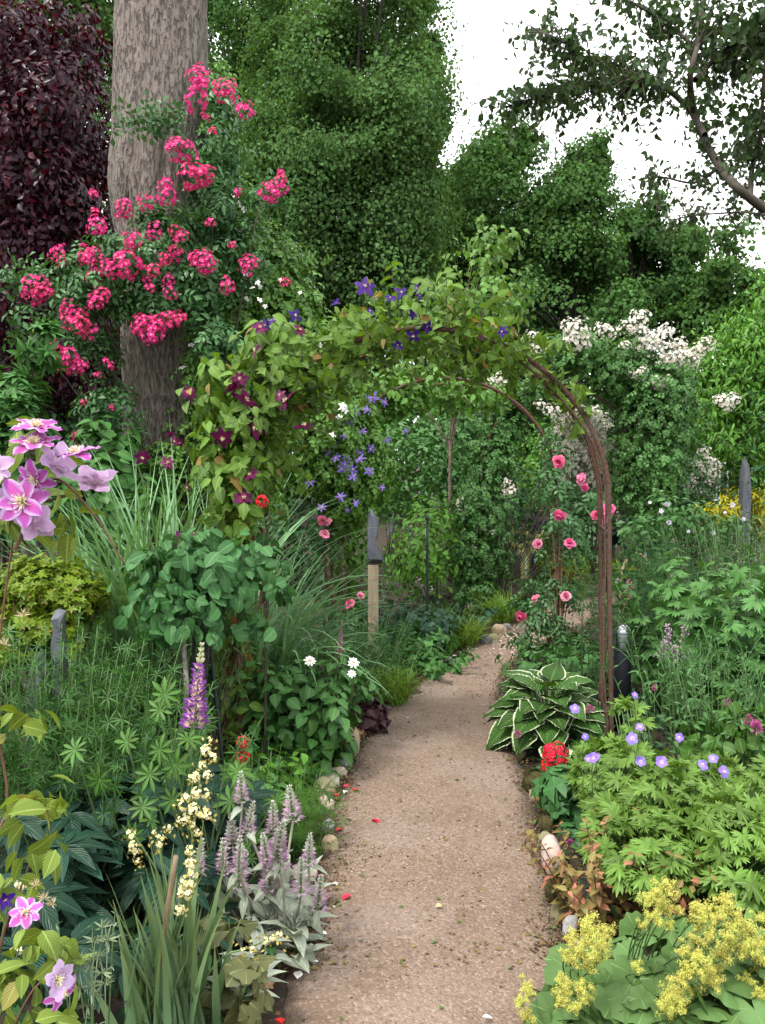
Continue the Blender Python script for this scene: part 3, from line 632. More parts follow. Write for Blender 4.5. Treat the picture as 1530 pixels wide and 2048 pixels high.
# crumbs of soil, dry leaves and weeds along the edges
m = MB(); K = 11000; ii = R.integers(0, NA, K); e = np.where(R.uniform(0, 1, K) < .5, R.normal(size=K) * .06, 1 - R.normal(size=K) * .06)[:, None]; e = np.where(R.uniform(0, 1, (K, 1)) < .12, R.uniform(.05, .95, (K, 1)), e)
Pp = pl[ii] * (1 - e) + pr[ii] * e; Pp = Pp[(Pp[:, 1] > 2.2) & (Pp[:, 1] < 9)]; K = len(Pp); Pp = Pp + R.normal(size=(K, 3)) * np.array([.02, .02, 0]); Pp[:, 2] = .022 + .010 * fn(Pp * np.array([1, 1, 0]), 1.3)
h_ = K * 3 // 4; scatter(m, OCT, Pp[:h_], rnd(h_) * np.array([1, 1, .2]), UP + rnd(h_) * .4, R.uniform(.005, .014, h_)); scatter(m, kiteT(.3, .3, .2), Pp[h_:] + UP * .004, rnd(K - h_) * np.array([1, 1, .2]), UP + rnd(K - h_) * .5, R.uniform(.012, .030, K - h_), 1)
tag(part('leaf_litter', m, [leafmat('soil_crumbs', (.035, .024, .016), (.12, .08, .055), 0, .95, 0, spec=.1), leafmat('litter_leaf', (.10, .065, .03), (.20, .15, .07), .1, .8, 0, odd=((.07, .12, .03), .7))], smooth=False), 'crumbs of soil and dry leaf bits along both edges of the path', 'leaf litter', None, 'stuff')
# soil
m = MB(); n_ = 90
gx = np.concatenate([[-150, -60, -25], np.linspace(-12, 12, n_), [25, 60, 150]]); gy = np.concatenate([[-60, -15], np.linspace(-3, 22, n_), [40, 90, 250]])
X_, Y_ = np.meshgrid(gx, gy, indexing='ij'); V = np.stack([X_, Y_, 0 * X_], -1).reshape(-1, 3); V[:, 2] = -.002 + .010 * fn(V, 1.5)
a, b_ = len(gx), len(gy); i, j = np.meshgrid(np.arange(a - 1), np.arange(b_ - 1), indexing='ij'); q = i * b_ + j
m.add(V, np.stack([q, q + b_, q + b_ + 1, q + 1], -1).reshape(-1, 4))
SOIL = solid('soil', (.018, .012, .008), (.052, .036, .024), 25, .95, .8, dist=.03)
tag(part('ground', m, SOIL), None, None, None, 'structure')

# ------------------------------------------------------------------ big trunk
TRUNK_Y = 6.5
prof = [(-420, 262, 402), (-150, 243, 411), (0, 238, 412), (120, 231, 413), (200, 229, 414), (300, 226, 410), (350, 219, 408), (385, 221, 406), (450, 237, 403), (600, 243, 400), (750, 247, 402), (880, 248, 412), (1000, 243, 420), (1180, 232, 432), (1280, 214, 446), (1330, 190, 470)]
zs = np.array([at(0, q[0], TRUNK_Y)[2] for q in prof]); xl = np.array([at(q[1], q[0], TRUNK_Y)[0] for q in prof]); xr = np.array([at(q[2], q[0], TRUNK_Y)[0] for q in prof])
NZ, NS = 260, 180; z = np.linspace(zs.min(), zs.max(), NZ)
cx = np.interp(z, zs[::-1], ((xl + xr) / 2)[::-1]); rr = np.interp(z, zs[::-1], ((xr - xl) / 2)[::-1])
for _ in range(3): cx = np.convolve(np.pad(cx, 4, 'edge'), np.ones(9) / 9, 'valid'); rr = np.convolve(np.pad(rr, 4, 'edge'), np.ones(9) / 9, 'valid')
a = np.arange(NS) * 2 * pi / NS
Z_, A_ = np.meshgrid(z, a, indexing='ij'); RR = rr[:, None] + 0 * A_
Q = np.stack([np.cos(A_) * RR, np.sin(A_) * RR, Z_ * .16], -1)
RR = RR * (1 + .03 * fn(Q, 2.2) ) + .010 * fn(Q, 12, 3) + .006 * fn(Q, 30, 1)
V = np.stack([cx[:, None] + np.cos(A_) * RR, TRUNK_Y + np.sin(A_) * RR, Z_], -1).reshape(-1, 3)
m = MB(); i, j = np.meshgrid(np.arange(NZ - 1), np.arange(NS), indexing='ij'); b = lambda i, j: i * NS + j % NS
m.add(V, np.stack([b(i, j), b(i, j + 1), b(i + 1, j + 1), b(i + 1, j)], -1).reshape(-1, 4))
mt, n, bs, ln = newmat('trunk_bark'); co = nd(n, 'TexCoord'); mp = nd(n, 'Mapping'); mp.inputs['Scale'].default_value = (1, 1, .26); ln(co.outputs['Object'], mp.inputs[0])
def vt(cls, sc, **k):
    x = nd(n, cls, **k); x.inputs['Scale'].default_value = sc; ln(mp.outputs[0], x.inputs[0]); return x
wn = vt('TexNoise', 14); wn.inputs['Detail'].default_value = 5
wp = nd(n, 'Mapping'); ln(co.outputs['Object'], wp.inputs[0]); wp.inputs['Scale'].default_value = (1, 1, .22)
ad = nd(n, 'VectorMath', operation='MULTIPLY_ADD'); ln(wn.outputs['Color'], ad.inputs[0]); ad.inputs[1].default_value = (.045, .045, .045); ln(mp.outputs[0], ad.inputs[2])
v1 = nd(n, 'TexNoise'); v1.inputs['Scale'].default_value = 58; v1.inputs['Detail'].default_value = 5; v1.inputs['Roughness'].default_value = .55; v1.inputs['Distortion'].default_value = .6; ln(mp.outputs[0], v1.inputs[0])
f1 = nd(n, 'MapRange'); ln(v1.outputs['Fac'], f1.inputs[0]); f1.inputs[1].default_value = .36; f1.inputs[2].default_value = .50
n2 = vt('TexNoise', 60); n2.inputs['Detail'].default_value = 6; n2.inputs['Roughness'].default_value = .7
n3 = nd(n, 'TexNoise'); n3.inputs['Scale'].default_value = 2.2; n3.inputs['Detail'].default_value = 4; ln(co.outputs['Object'], n3.inputs[0])
col = mixc(n, n2.outputs['Fac'], (.105, .088, .078), (.285, .245, .218))
col = mixc(n, math_(n, 'MULTIPLY', math_(n, 'SUBTRACT', 1.0, f1.outputs[0]), math_(n, 'MULTIPLY_ADD', n2.outputs['Fac'], .9, .08)), col, (.045, .034, .030))
f3 = nd(n, 'MapRange'); ln(n3.outputs['Fac'], f3.inputs[0]); f3.inputs[1].default_value = .48; f3.inputs[2].default_value = .75
col = mixc(n, math_(n, 'MULTIPLY', f3.outputs[0], .45), col, (.13, .135, .085))
ln(col, bs.inputs['Base Color']); bs.inputs['Roughness'].default_value = .92; bs.inputs['Specular IOR Level'].default_value = .2
bp = nd(n, 'Bump'); bp.inputs['Strength'].default_value = .9; bp.inputs['Distance'].default_value = .03
ln(math_(n, 'ADD', f1.outputs[0], math_(n, 'MULTIPLY', n2.outputs['Fac'], .8)), bp.inputs['Height']); ln(bp.outputs[0], bs.inputs['Normal'])
tbase = np.array([cx[0], TRUNK_Y, 0.0])
tr_ = thing('tree', 'huge grey barked tree trunk wrapped by the pink climbing rose', 'tree', tbase)
part('trunk', m, mt, tr_)
m = MB(); lump(m, at(243, 372, TRUNK_Y - .22), (.10, .06, .22), 4, 16, .1); part('branch_scar', m, mt, tr_)
m = MB(); top = np.array([cx[-1], TRUNK_Y, z[-1]])
for k in range(6): tubes(m, bez(top - UP * .3, top + UP * .8 + rnd(1)[0] * .5, top + np.array([math.cos(k) * 2.2, math.sin(k) * 2.2, 2.5 + k * .2]), 8), np.linspace(.17, .04, 8), 10)
part('limb', m, mt, tr_)

# ------------------------------------------------------------------ trees
DARKBARK = solid('dark_bark', (.022, .018, .014), (.050, .042, .034), 30, .9, .5)
def tree(name, label, base, specs, T, size, mat, group=None, trunk=.2, droop=.5, per=30, nl=14, sig=.22, sv=.3, cat='tree', bark=None, inner=.5, upw=.55, limb=None, mids=None, dens=1.0):
    root = thing(name, label, cat, base, group); m = MB(); C_ = []; specs = [(a_, b_, int(n_ * dens)) for a_, b_, n_ in specs]
    if T is KITEW: specs = [(a_, b_, int(n_ * 3.3)) for a_, b_, n_ in specs]; size *= .60
    for s in specs: C_.append(lobed(m, T, s, size, droop) if T is KITEW else cloud(m, T, s, size, droop, per, inner, 0, sv, sig, upw))
    part('crown', m, mat, root)
    base = np.asarray(base, float); ctr = np.mean([np.mean(c, 0) for c in C_], 0)
    bark = bark or (DARKBARK if T is KITEW else BARK)
    m = MB(); topz = max(c[:, 2].max() for c in C_)
    fork = base * .35 + ctr * .65 if mids is None else np.asarray(mids); fork[2] = max(fork[2], .3)
    tubes(m, bez(base, base * .6 + np.array([fork[0], fork[1], 0]) * .4 + UP * fork[2] * .5, fork, 8), np.linspace(trunk, trunk * .6, 8), 10)
    part('trunk', m, bark or BARK, root)
    m = MB(); allc = np.concatenate(C_); pick = allc[R.choice(len(allc), min(nl, len(allc)), False)]
    woody(m, fork - UP * .1, pick, limb or (trunk * .16 if T is KITEW else trunk * .35), 6); part('limb', m, bark or BARK, root)
    return root
Yo = 22.0
OAKS = 'broadleaved trees behind the garden'
tree('oak_tree', 'tallest green oak rising behind the trunk with a clear right edge against the sky', below(720, 700, Yo + 1),
     [E(760, 40, 120, 170, Yo, 2.2, 9000), E(790, 230, 105, 150, Yo - 1, 2, 9000), E(655, 170, 110, 130, Yo - .5, 2, 8000), E(640, 400, 130, 150, Yo, 2.2, 9000), E(790, 430, 95, 140, Yo, 2, 7000), E(590, 20, 110, 120, Yo + 1, 2, 5000), E(720, -170, 130, 120, Yo, 2.5, 4000), E(600, 560, 140, 120, Yo, 2, 6000), E(780, 590, 130, 130, Yo, 2, 6000), E(850, 115, 34, 40, Yo, .8, 900), E(862, 245, 38, 52, Yo, .9, 1300), E(838, 15, 34, 40, Yo, .8, 900), E(850, 375, 40, 52, Yo, .9, 1200), E(560, 250, 90, 110, Yo, 1.6, 4200), E(540, 120, 70, 90, Yo + .5, 1.5, 2600), E(690, 310, 90, 90, Yo - 1.2, 1.4, 4000), E(510, 420, 90, 110, Yo, 1.5, 3600)],
     KITEW, .15, G['oak_leaf'], OAKS, .45, per=130, nl=50, sig=.24)
tree('oak_tree', 'dark oak close behind the big trunk with sky specks between its limbs', below(470, 700, Yo + 5),
     [E(500, 30, 150, 170, Yo + 4, 2.5, 8200), E(440, 130, 60, 110, Yo + 4, 1.6, 3000), E(430, -20, 60, 90, Yo + 4, 1.6, 2200), E(520, 300, 150, 170, Yo + 5, 2.5, 9000), E(450, 480, 150, 150, Yo + 5, 2.5, 7000), E(480, 650, 170, 130, Yo + 4, 2.5, 7000), E(880, 640, 120, 110, Yo + 5, 2, 5000)],
     KITEW, .15, G['oak_leaf_dark'], OAKS, .45, per=110, nl=50, sig=.22)
tree('oak_tree', 'green oak seen left of the trunk above the purple tree', below(130, 800, 18),
     [E(150, 20, 120, 110, 18, 2.2, 4200), E(200, 160, 80, 120, 18, 2, 2600), E(40, -60, 120, 80, 18, 2, 2200), E(-60, 300, 130, 280, 18, 2, 7000), E(120, 480, 150, 260, 18, 2, 8000)],
     KITEW, .14, G['oak_leaf'], OAKS, .35, per=90, nl=30)
Ym = 27.0
tree('oak_tree', 'gappy oak right of the tallest oak, its thin top against white sky', below(970, 700, Ym),
     [E(1010, 330, 70, 75, Ym, 2, 1900), E(935, 345, 50, 50, Ym, 1.8, 700), E(980, 430, 100, 80, Ym, 2.4, 4200), E(930, 530, 90, 90, Ym, 2.2, 4500), E(1060, 480, 70, 100, Ym, 2, 3200), E(1040, 290, 45, 28, Ym, 1.2, 420), E(880, 420, 60, 90, Ym + 1, 2, 2400)],
     KITEW, .19, G['wood_leaf'], OAKS, .4, per=60, nl=50, sig=.24)
tree('oak_tree', 'pointed broadleaf tree in the middle of the tree line', below(1150, 700, Ym),
     [E(1165, 335, 48, 55, Ym - 1, 1.6, 1300), E(1150, 420, 85, 80, Ym - 1, 2, 4200), E(1140, 540, 110, 100, Ym - 1, 2.4, 7500), E(1090, 630, 110, 80, Ym - 2, 2, 5000), E(1200, 640, 110, 70, Ym - 2, 2, 5000)],
     KITEW, .18, G['wood_leaf'], OAKS, .4, per=80, nl=40, sig=.22)
tree('oak_tree', 'rounded dark tree with a flat top right of the pointed tree', below(1265, 700, Ym),
     [E(1270, 430, 58, 45, Ym, 1.8, 2200), E(1255, 510, 78, 75, Ym, 2, 4500), E(1290, 590, 80, 60, Ym, 2, 3600), E(1230, 620, 90, 60, Ym, 2, 3500)],
     KITEW, .18, G['oak_leaf_dark'], OAKS, .4, per=80, nl=30)
tree('oak_tree', 'low blue green tree between the dark tree and the thin ones', below(1370, 700, Ym),
     [E(1360, 500, 52, 42, Ym, 1.8, 1700), E(1360, 600, 75, 70, Ym, 2, 2600), E(1400, 655, 90, 55, Ym - 2, 2, 2600)], KITEW, .18, G['wood_leaf'], OAKS, .3, per=70, nl=30)
tree('poplar_tree', 'thin see-through tree at the far right with a straight dark trunk', below(1478, 700, 24),
     [E(1475, 490, 42, 60, 24, 1.3, 620), E(1480, 600, 60, 80, 24, 1.5, 1100), E(1430, 560, 40, 50, 24, 1.3, 600), E(1530, 560, 50, 90, 24, 1.5, 800), E(1500, 670, 70, 45, 24, 1.5, 1500)], KITEW, .19, G['wood_leaf'], OAKS, .16, per=24, nl=40)
# purple tree
Yp = 8.6
tree('purple_tree', 'dark purple leaved tree left of the big trunk', below(60, 900, Yp),
     [E(60, 150, 95, 110, Yp, .8, 3000), E(20, 40, 70, 80, Yp, .7, 800), E(130, 60, 30, 70, Yp, .4, 330), E(185, 90, 24, 80, Yp, .35, 420), E(150, 250, 75, 120, Yp, .8, 3600), E(40, 330, 120, 140, Yp, .9, 6000), E(130, 450, 90, 130, Yp, .8, 3600), E(30, 560, 120, 140, Yp, .9, 4200), E(140, 680, 110, 120, Yp + .3, .8, 3600), E(20, 750, 140, 120, Yp + .3, .8, 4200), E(200, 560, 60, 150, Yp + .5, .6, 2200), E(-90, 300, 120, 300, Yp, 1, 3500)],
     OV2, .075, G['purple_leaf'], None, .11, per=40, nl=40, sig=.2, upw=.3, droop=.8)
# lime tree behind the arch
Yl = 10.0
tree('redbud_tree', 'slim tree with round lime leaves rising behind the rusty arch', below(900, 990, Yl),
     [E(985, 490, 50, 40, Yl, .35, 260), E(945, 560, 85, 75, Yl, .5, 560), E(1000, 600, 55, 60, Yl, .45, 420), E(900, 650, 90, 70, Yl, .5, 480), E(850, 760, 110, 60, Yl, .5, 700), E(950, 740, 90, 70, Yl, .5, 600), E(965, 455, 18, 22, Yl, .2, 40)],
     ROUND3, .075, G['lime_leaf'], None, .026, per=22, nl=14, sig=.22, bark=solid('pale_bark', (.12, .085, .06), (.22, .165, .125), 30, .8, .4), mids=at(900, 880, Yl), limb=.007, dens=.72, droop=.9)
# cherry
Yc = 5.6
cb = np.array([3.6, Yc + .3, 0.0]); root = thing('cherry_tree', 'cherry tree with bare arching boughs reaching over the path from the right', 'tree', cb)
CH = [([(1760, 640), (1620, 500), (1530, 420), (1475, 375), (1430, 320), (1395, 245), (1380, 160), (1395, 90), (1400, 40)], .036, Yc), ([(1410, 270), (1375, 215), (1325, 172), (1280, 160), (1230, 172), (1160, 165), (1090, 190), (1010, 215)], .020, Yc - .1),
      ([(1280, 160), (1230, 130), (1180, 120), (1120, 80), (1070, 60)], .010, Yc - .2), ([(1500, 395), (1505, 330), (1520, 270), (1530, 120)], .022, Yc + .2), ([(1440, 335), (1390, 365), (1330, 355), (1300, 350)], .010, Yc), ([(1540, 430), (1480, 425), (1400, 430), (1340, 440)], .008, Yc - .2),
      ([(1395, 100), (1350, 60), (1290, 20), (1230, -10)], .014, Yc), ([(1390, 160), (1450, 100), (1530, 60), (1640, 30)], .020, Yc + .2), ([(1395, 60), (1420, -60), (1450, -200)], .02, Yc)]
mb_ = MB(); tw = MB(); lf = MB(); segs = []
tubes(mb_, bez(cb, cb + np.array([.05, 0, 1.2]), at(1760, 640, Yc), 10), np.linspace(.09, .052, 10), 10); part('trunk', mb_, TWIG, root); mb_ = MB()
for pts, r, y in CH:
    c = spline([at(px, py, y + .25 * math.sin(k * 1.7)) for k, (px, py) in enumerate(pts)], 40); segs.append(c); tubes(mb_, c, np.linspace(r, r * .35, 40), 8)
part('bough', mb_, TWIG, root)
def spray(c, K, L, q, size, t0=.1, t1=1.0, dn=.5):
    P, Tg = path_at(c[None], R.uniform(t0, t1, (1, K))); P, Tg = P[0], Tg[0]
    D = nrm(Tg * .5 + rnd(K) - UP * .15); Ln = L * R.uniform(.4, 1.1, K)[:, None]
    A = P; C = P + D * Ln - UP * dn * Ln * .4; Bm = P + D * Ln * .55 + UP * .05
    W = bezK(A, Bm, C, 6); tubes(tw, W, np.linspace(.004, .0015, 6), 3, cap=False)
    leaves_on(lf, W, OV3, q, .15, 1.0, size * .68, .35, droop=.8, taper=.1)
spray(segs[1], 130, .30, 7, .085, .25); spray(segs[2], 105, .30, 7, .08, .05); spray(segs[1], 26, .42, 7, .085, .3, 1, 1.6)
spray(segs[0], 55, .3, 6, .08, .42); spray(segs[3], 60, .38, 7, .08); spray(segs[4], 26, .3, 6, .08); spray(segs[5], 32, .3, 6, .07); spray(segs[6], 45, .32, 6, .085); spray(segs[7], 70, .42, 7, .085); spray(segs[8], 40, .4, 7, .085)
for e in (E(1490, 170, 100, 120, Yc + .4, .5, 420), E(1530, 300, 50, 110, Yc + .4, .4, 260), E(1490, 50, 90, 70, Yc + .2, .5, 900), E(1330, 15, 70, 34, Yc, .3, 110), E(1560, 400, 40, 50, Yc + .3, .3, 80)): cloud(lf, OV3, e, .06, .9, 24, .2)
part('twig', tw, TWIG, root); part('foliage', lf, G['cherry_leaf'], root)
# bright leafy tree and dark greens on the right
Yr = 12.5
tree('robinia_tree', 'bright green bushy tree at the right edge behind the white roses', below(1500, 900, Yr),
     [E(1480, 730, 80, 70, Yr, .7, 1700), E(1530, 690, 50, 50, Yr, .6, 900), E(1430, 780, 60, 60, Yr, .6, 1100), E(1510, 830, 70, 70, Yr, .7, 1400), E(1380, 840, 60, 50, Yr, .5, 800), E(1500, 900, 60, 40, Yr, .6, 500), E(1400, 720, 34, 40, Yr, .4, 260), E(1470, 660, 34, 36, Yr, .4, 240), E(1540, 620, 40, 60, Yr, .5, 500), E(1440, 880, 50, 40, Yr - .3, .4, 420), E(1560, 760, 60, 90, Yr, .6, 900), E(1340, 860, 40, 40, Yr, .4, 260), E(1530, 950, 60, 40, Yr, .5, 500)], LAN4, .095, G['fresh_leaf'], None, .07, sig=.32, per=16, dens=1.5, droop=.9, mids=at(1495, 860, Yr), bark=TWIG)

# ------------------------------------------------------------------ shrubs and hedge masses
def bush(name, label, base, specs, T, size, mat, cat='shrub', group=None, droop=.5, per=24, stem=TWIG, sr=.012, ns=14, sig=.2, sv=.3, inner=.45, upw=.55, dens=1.0):
    root = thing(name, label, cat, base, group); m = MB(); C_ = []
    for s in [(a_, b_, int(n_ * dens)) for a_, b_, n_ in specs]: C_.append(cloud(m, T, s, size, droop, per, inner, 0, sv, sig, upw))
    part('foliage', m, mat, root); m = MB(); a = np.concatenate(C_); woody(m, base, a[R.choice(len(a), min(ns, len(a)), False)], sr); part('stem', m, stem, root)
    return root
HED = 'evergreen shrubs closing the back of the beds'
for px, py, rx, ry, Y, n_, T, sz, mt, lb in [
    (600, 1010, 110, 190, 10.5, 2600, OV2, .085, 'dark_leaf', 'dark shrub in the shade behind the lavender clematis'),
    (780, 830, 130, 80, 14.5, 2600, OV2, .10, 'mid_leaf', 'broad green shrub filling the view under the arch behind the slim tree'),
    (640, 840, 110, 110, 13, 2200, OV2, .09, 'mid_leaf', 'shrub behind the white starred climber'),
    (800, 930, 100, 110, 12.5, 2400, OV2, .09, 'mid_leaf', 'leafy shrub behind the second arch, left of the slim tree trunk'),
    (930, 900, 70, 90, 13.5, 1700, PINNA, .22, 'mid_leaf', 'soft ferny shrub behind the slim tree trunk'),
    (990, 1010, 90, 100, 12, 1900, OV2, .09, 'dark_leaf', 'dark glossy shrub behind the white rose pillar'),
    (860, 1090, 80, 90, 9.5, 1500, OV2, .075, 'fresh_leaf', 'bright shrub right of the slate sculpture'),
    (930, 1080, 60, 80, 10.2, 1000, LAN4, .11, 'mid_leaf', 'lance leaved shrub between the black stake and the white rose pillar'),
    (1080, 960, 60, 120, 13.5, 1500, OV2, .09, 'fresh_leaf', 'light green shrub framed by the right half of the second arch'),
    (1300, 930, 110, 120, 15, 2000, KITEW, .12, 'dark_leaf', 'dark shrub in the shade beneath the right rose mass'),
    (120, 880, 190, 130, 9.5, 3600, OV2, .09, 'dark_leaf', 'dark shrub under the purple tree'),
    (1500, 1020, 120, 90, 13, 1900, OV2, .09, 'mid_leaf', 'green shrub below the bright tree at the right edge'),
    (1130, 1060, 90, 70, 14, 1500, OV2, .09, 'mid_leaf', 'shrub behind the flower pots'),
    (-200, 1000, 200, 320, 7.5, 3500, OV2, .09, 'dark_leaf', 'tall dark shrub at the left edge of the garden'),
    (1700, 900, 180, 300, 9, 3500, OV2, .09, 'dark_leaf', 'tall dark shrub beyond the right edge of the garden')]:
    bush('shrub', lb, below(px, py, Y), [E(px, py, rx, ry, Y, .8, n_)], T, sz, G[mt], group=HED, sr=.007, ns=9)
# far wall of trees behind everything, a wood that reads as one mass
m = MB()
for k in range(46):
    x = -34 + k * 1.5 + R.uniform(-.5, .5); y = 30 + R.uniform(-2, 5)
    top = 6.2 + 1.2 * math.sin(k * 1.1) if x > 4 else 8.5
    if x > 8: top = 5.3 + .6 * math.sin(k)
    cloud(m, KITEW, ((x, y, top * .48), (1.9, 1.4, top * .56), 2600), .27, .5, 60, .3)
tag(part('woodland', m, G['oak_leaf_dark']), 'distant dark wood closing the view behind the garden trees', 'woodland', None, 'stuff')
# rhododendron and climbers round the trunk
bush('rhododendron', 'glossy long leaved shrub at the left edge beneath the purple tree', below(-10, 800, 5.2), [E(10, 790, 55, 55, 5.2, .25, 300), E(-20, 900, 70, 130, 5.2, .3, 420), E(90, 690, 40, 35, 5.2, .2, 60), E(40, 850, 50, 60, 5.1, .2, 140)], palm(leafT(.15, 4, .25, .3, 'lance'), 7, pi, .3), .095, G['mid_leaf'], droop=.1, upw=1.2)
bush('shrub', 'broad leaved green shrub between the lilac clematis and the trunk', below(190, 1000, 5.6), [E(190, 960, 110, 80, 5.6, .35, 520), E(120, 1010, 100, 60, 5.3, .3, 400), E(250, 1030, 80, 60, 5.4, .3, 360), E(210, 900, 50, 50, 5.8, .3, 200)], OV5, .10, G['mid_leaf'])
Yw = 6.7
r_ = bush('white_jasmine', 'mass of small leaves and tiny white stars climbing beside the trunk', below(480, 950, Yw),
     [E(470, 430, 60, 70, Yw, .25, 600), E(500, 540, 85, 90, Yw, .35, 1200), E(540, 640, 95, 90, Yw, .4, 1500), E(450, 620, 70, 110, Yw - .2, .3, 1300), E(560, 760, 120, 100, Yw, .45, 1900), E(440, 770, 70, 90, Yw - .35, .3, 1200), E(640, 860, 100, 110, Yw, .45, 1900), E(480, 900, 130, 110, Yw - .3, .4, 1900), E(330, 940, 90, 70, Yw - .4, .3, 900), E(700, 930, 70, 90, Yw + .2, .4, 1000), E(445, 260, 28, 110, Yw - .25, .15, 320), E(620, 720, 70, 80, Yw, .35, 800)],
     ROSELEAFLO, .10, G['jasmine_leaf'], 'climber', droop=.6, sr=.006, ns=26, sv=.35, dens=1.45)
flowers(r_, 'flower', 'star', [(489, 545, 8), (497, 548, 7), (515, 565, 7), (520, 573, 6), (505, 575, 6), (470, 390, 9), (480, 408, 9), (488, 418, 7), (493, 597, 7), (520, 600, 7), (530, 612, 6), (382, 690, 8), (388, 697, 6), (364, 735, 8), (546, 707, 8), (602, 748, 8), (647, 773, 9), (640, 783, 7), (684, 812, 10), (690, 820, 8), (678, 835, 8), (580, 902, 8), (582, 925, 8), (662, 870, 10), (560, 560, 5), (600, 585, 5), (455, 480, 6), (640, 690, 6), (668, 740, 7)], Yw - .72, dY=.06)
Yk = 5.95
r_ = bush('climbing_rose', 'climbing rose with bright pink clusters wrapped round the big trunk', below(400, 1100, Yk + .2),
     [E(430, 200, 34, 60, Yk + .25, .15, 90), E(425, 300, 42, 60, Yk + .2, .18, 150), E(430, 400, 45, 60, Yk + .1, .2, 170), E(360, 450, 80, 40, Yk, .15, 150), E(300, 510, 110, 50, Yk, .2, 230), E(190, 560, 80, 50, Yk, .2, 150), E(100, 545, 60, 26, Yk, .15, 50), E(30, 545, 40, 16, Yk, .1, 24), E(150, 650, 60, 60, Yk, .2, 90), E(300, 610, 70, 45, Yk, .15, 120), E(400, 560, 80, 70, Yk, .2, 220), E(470, 500, 60, 60, Yk + .1, .2, 160), E(545, 375, 40, 28, Yk, .12, 40), E(200, 690, 40, 60, Yk, .15, 60), E(70, 640, 50, 40, Yk, .15, 40), E(250, 560, 70, 40, Yk, .15, 80), E(420, 680, 50, 50, Yk, .15, 90), E(300, 230, 80, 14, Yk - .02, .06, 44), E(215, 810, 60, 60, Yk - .1, .2, 90), E(180, 920, 60, 50, Yk - .2, .2, 110)],
     ROSELEAF, .13, G['rose_leaf'], 'climber', droop=.5, sr=.006, ns=36, dens=1.3)
flowers(r_, 'flower_cluster', 'pink', [(398, 152, 24), (402, 172, 16), (395, 200, 26), (450, 182, 25), (490, 222, 19), (362, 303, 27), (350, 290, 16), (390, 352, 30), (412, 352, 20), (332, 368, 15), (333, 392, 21), (293, 405, 18), (247, 418, 20), (187, 388, 10), (190, 423, 9), (195, 452, 22), (266, 482, 20), (308, 462, 18), (352, 462, 14), (362, 476, 16), (350, 508, 18), (405, 522, 26), (392, 515, 16), (413, 535, 15), (497, 530, 22), (540, 386, 22), (556, 375, 20), (563, 358, 12), (562, 346, 8), (116, 505, 18), (122, 522, 12), (180, 512, 24), (200, 528, 22), (225, 538, 20), (253, 530, 30), (188, 556, 20), (200, 592, 20), (192, 605, 18), (68, 575, 26), (85, 582, 22), (74, 595, 18), (136, 618, 18), (148, 636, 28), (160, 650, 20), (180, 665, 18), (285, 650, 24), (305, 665, 26), (330, 645, 24), (352, 640, 22), (310, 650, 22), (100, 685, 16), (108, 697, 15), (138, 715, 22), (132, 728, 20), (148, 735, 18), (165, 730, 14), (340, 585, 16), (338, 560, 13), (420, 445, 10), (455, 572, 17), (570, 565, 12), (305, 540, 15), (300, 575, 10), (475, 385, 9), (222, 732, 8), (195, 750, 8), (167, 805, 7), (224, 815, 7), (154, 874, 12), (230, 895, 15), (228, 910, 16), (245, 933, 14), (183, 906, 13), (163, 938, 14), (137, 966, 11), (212, 722, 7), (425, 262, 9), (412, 236, 8), (465, 490, 8), (330, 520, 14), (346, 500, 12), (293, 560, 9)], Yk - .22, dY=.07, jit=.3)
# ------------------------------------------------------------------ rusty iron arches
def hoop_path(lx, rx, Yl_, Yr_, spring, top, n=90):
    """two upright legs and a half ellipse between; lx, rx world x of the feet, Y at each foot"""
    cxx, hw = (lx + rx) / 2, (rx - lx) / 2; out = []
    for z in np.linspace(0, spring, 18)[:-1]: out.append((-1 * (1 + .03 * (1 - z / spring)), z))
    for a in np.linspace(pi, 0, n - 34): out.append((math.cos(a), spring + (top - spring) * math.sin(a)))
    for z in np.linspace(spring, 0, 18)[1:]: out.append((1 * (1 + .05 * (1 - z / spring)), z))
    return np.array([(cxx + u * hw, Yl_ + (Yr_ - Yl_) * (u * .5 + .5), z) for u, z in out])
def rebar(m, P, r, twist=60.):
    k = len(P); Q = spline(P[::2], 330); L = np.concatenate([[0], np.cumsum(np.linalg.norm(np.diff(Q, axis=0), axis=1))])
    Q = Q + .006 * np.stack([fn(Q, 1.7, 1), fn(Q, 1.7, 2), 0 * L], 1)
    tubes(m, Q, r * (1 + .22 * np.sin(L * 2 * pi / .022)), 8)
    return Q
def arch(label, front, back, r=.012, rungs=True):
    base = np.array([(front[0][0] + front[-1][0]) / 2, front[0][1], 0]); root = thing('garden_arch', label, 'arch', base, 'rusty garden arches over the path')
    qs = []
    for P in (front, back): m = MB(); qs.append(rebar(m, P, r)); part('hoop', m, RUST, root)
    for f in (.16, .30, .40, .5, .6, .70, .84):
        m = MB(); a, b = qs[0][int(f * 329)], qs[1][int(f * 329)]; tubes(m, np.linspace(a, b, 4), r * .6, 6); part('rung', m, RUST, root)
    return root, qs
A1f = hoop_path(at(485, 1580, 4.3)[0], at(1207, 1590, 4.3)[0], 4.30, 4.30, 1.40, 2.235)
A1b = hoop_path(at(535, 1500, 4.8)[0], at(1190, 1500, 4.8)[0], 4.80, 4.80, 1.40, 2.235)
a1, q1 = arch('nearest rusty iron arch spanning the path, clothed in lime clematis leaves', A1f, A1b, .0125)
m = MB(); 
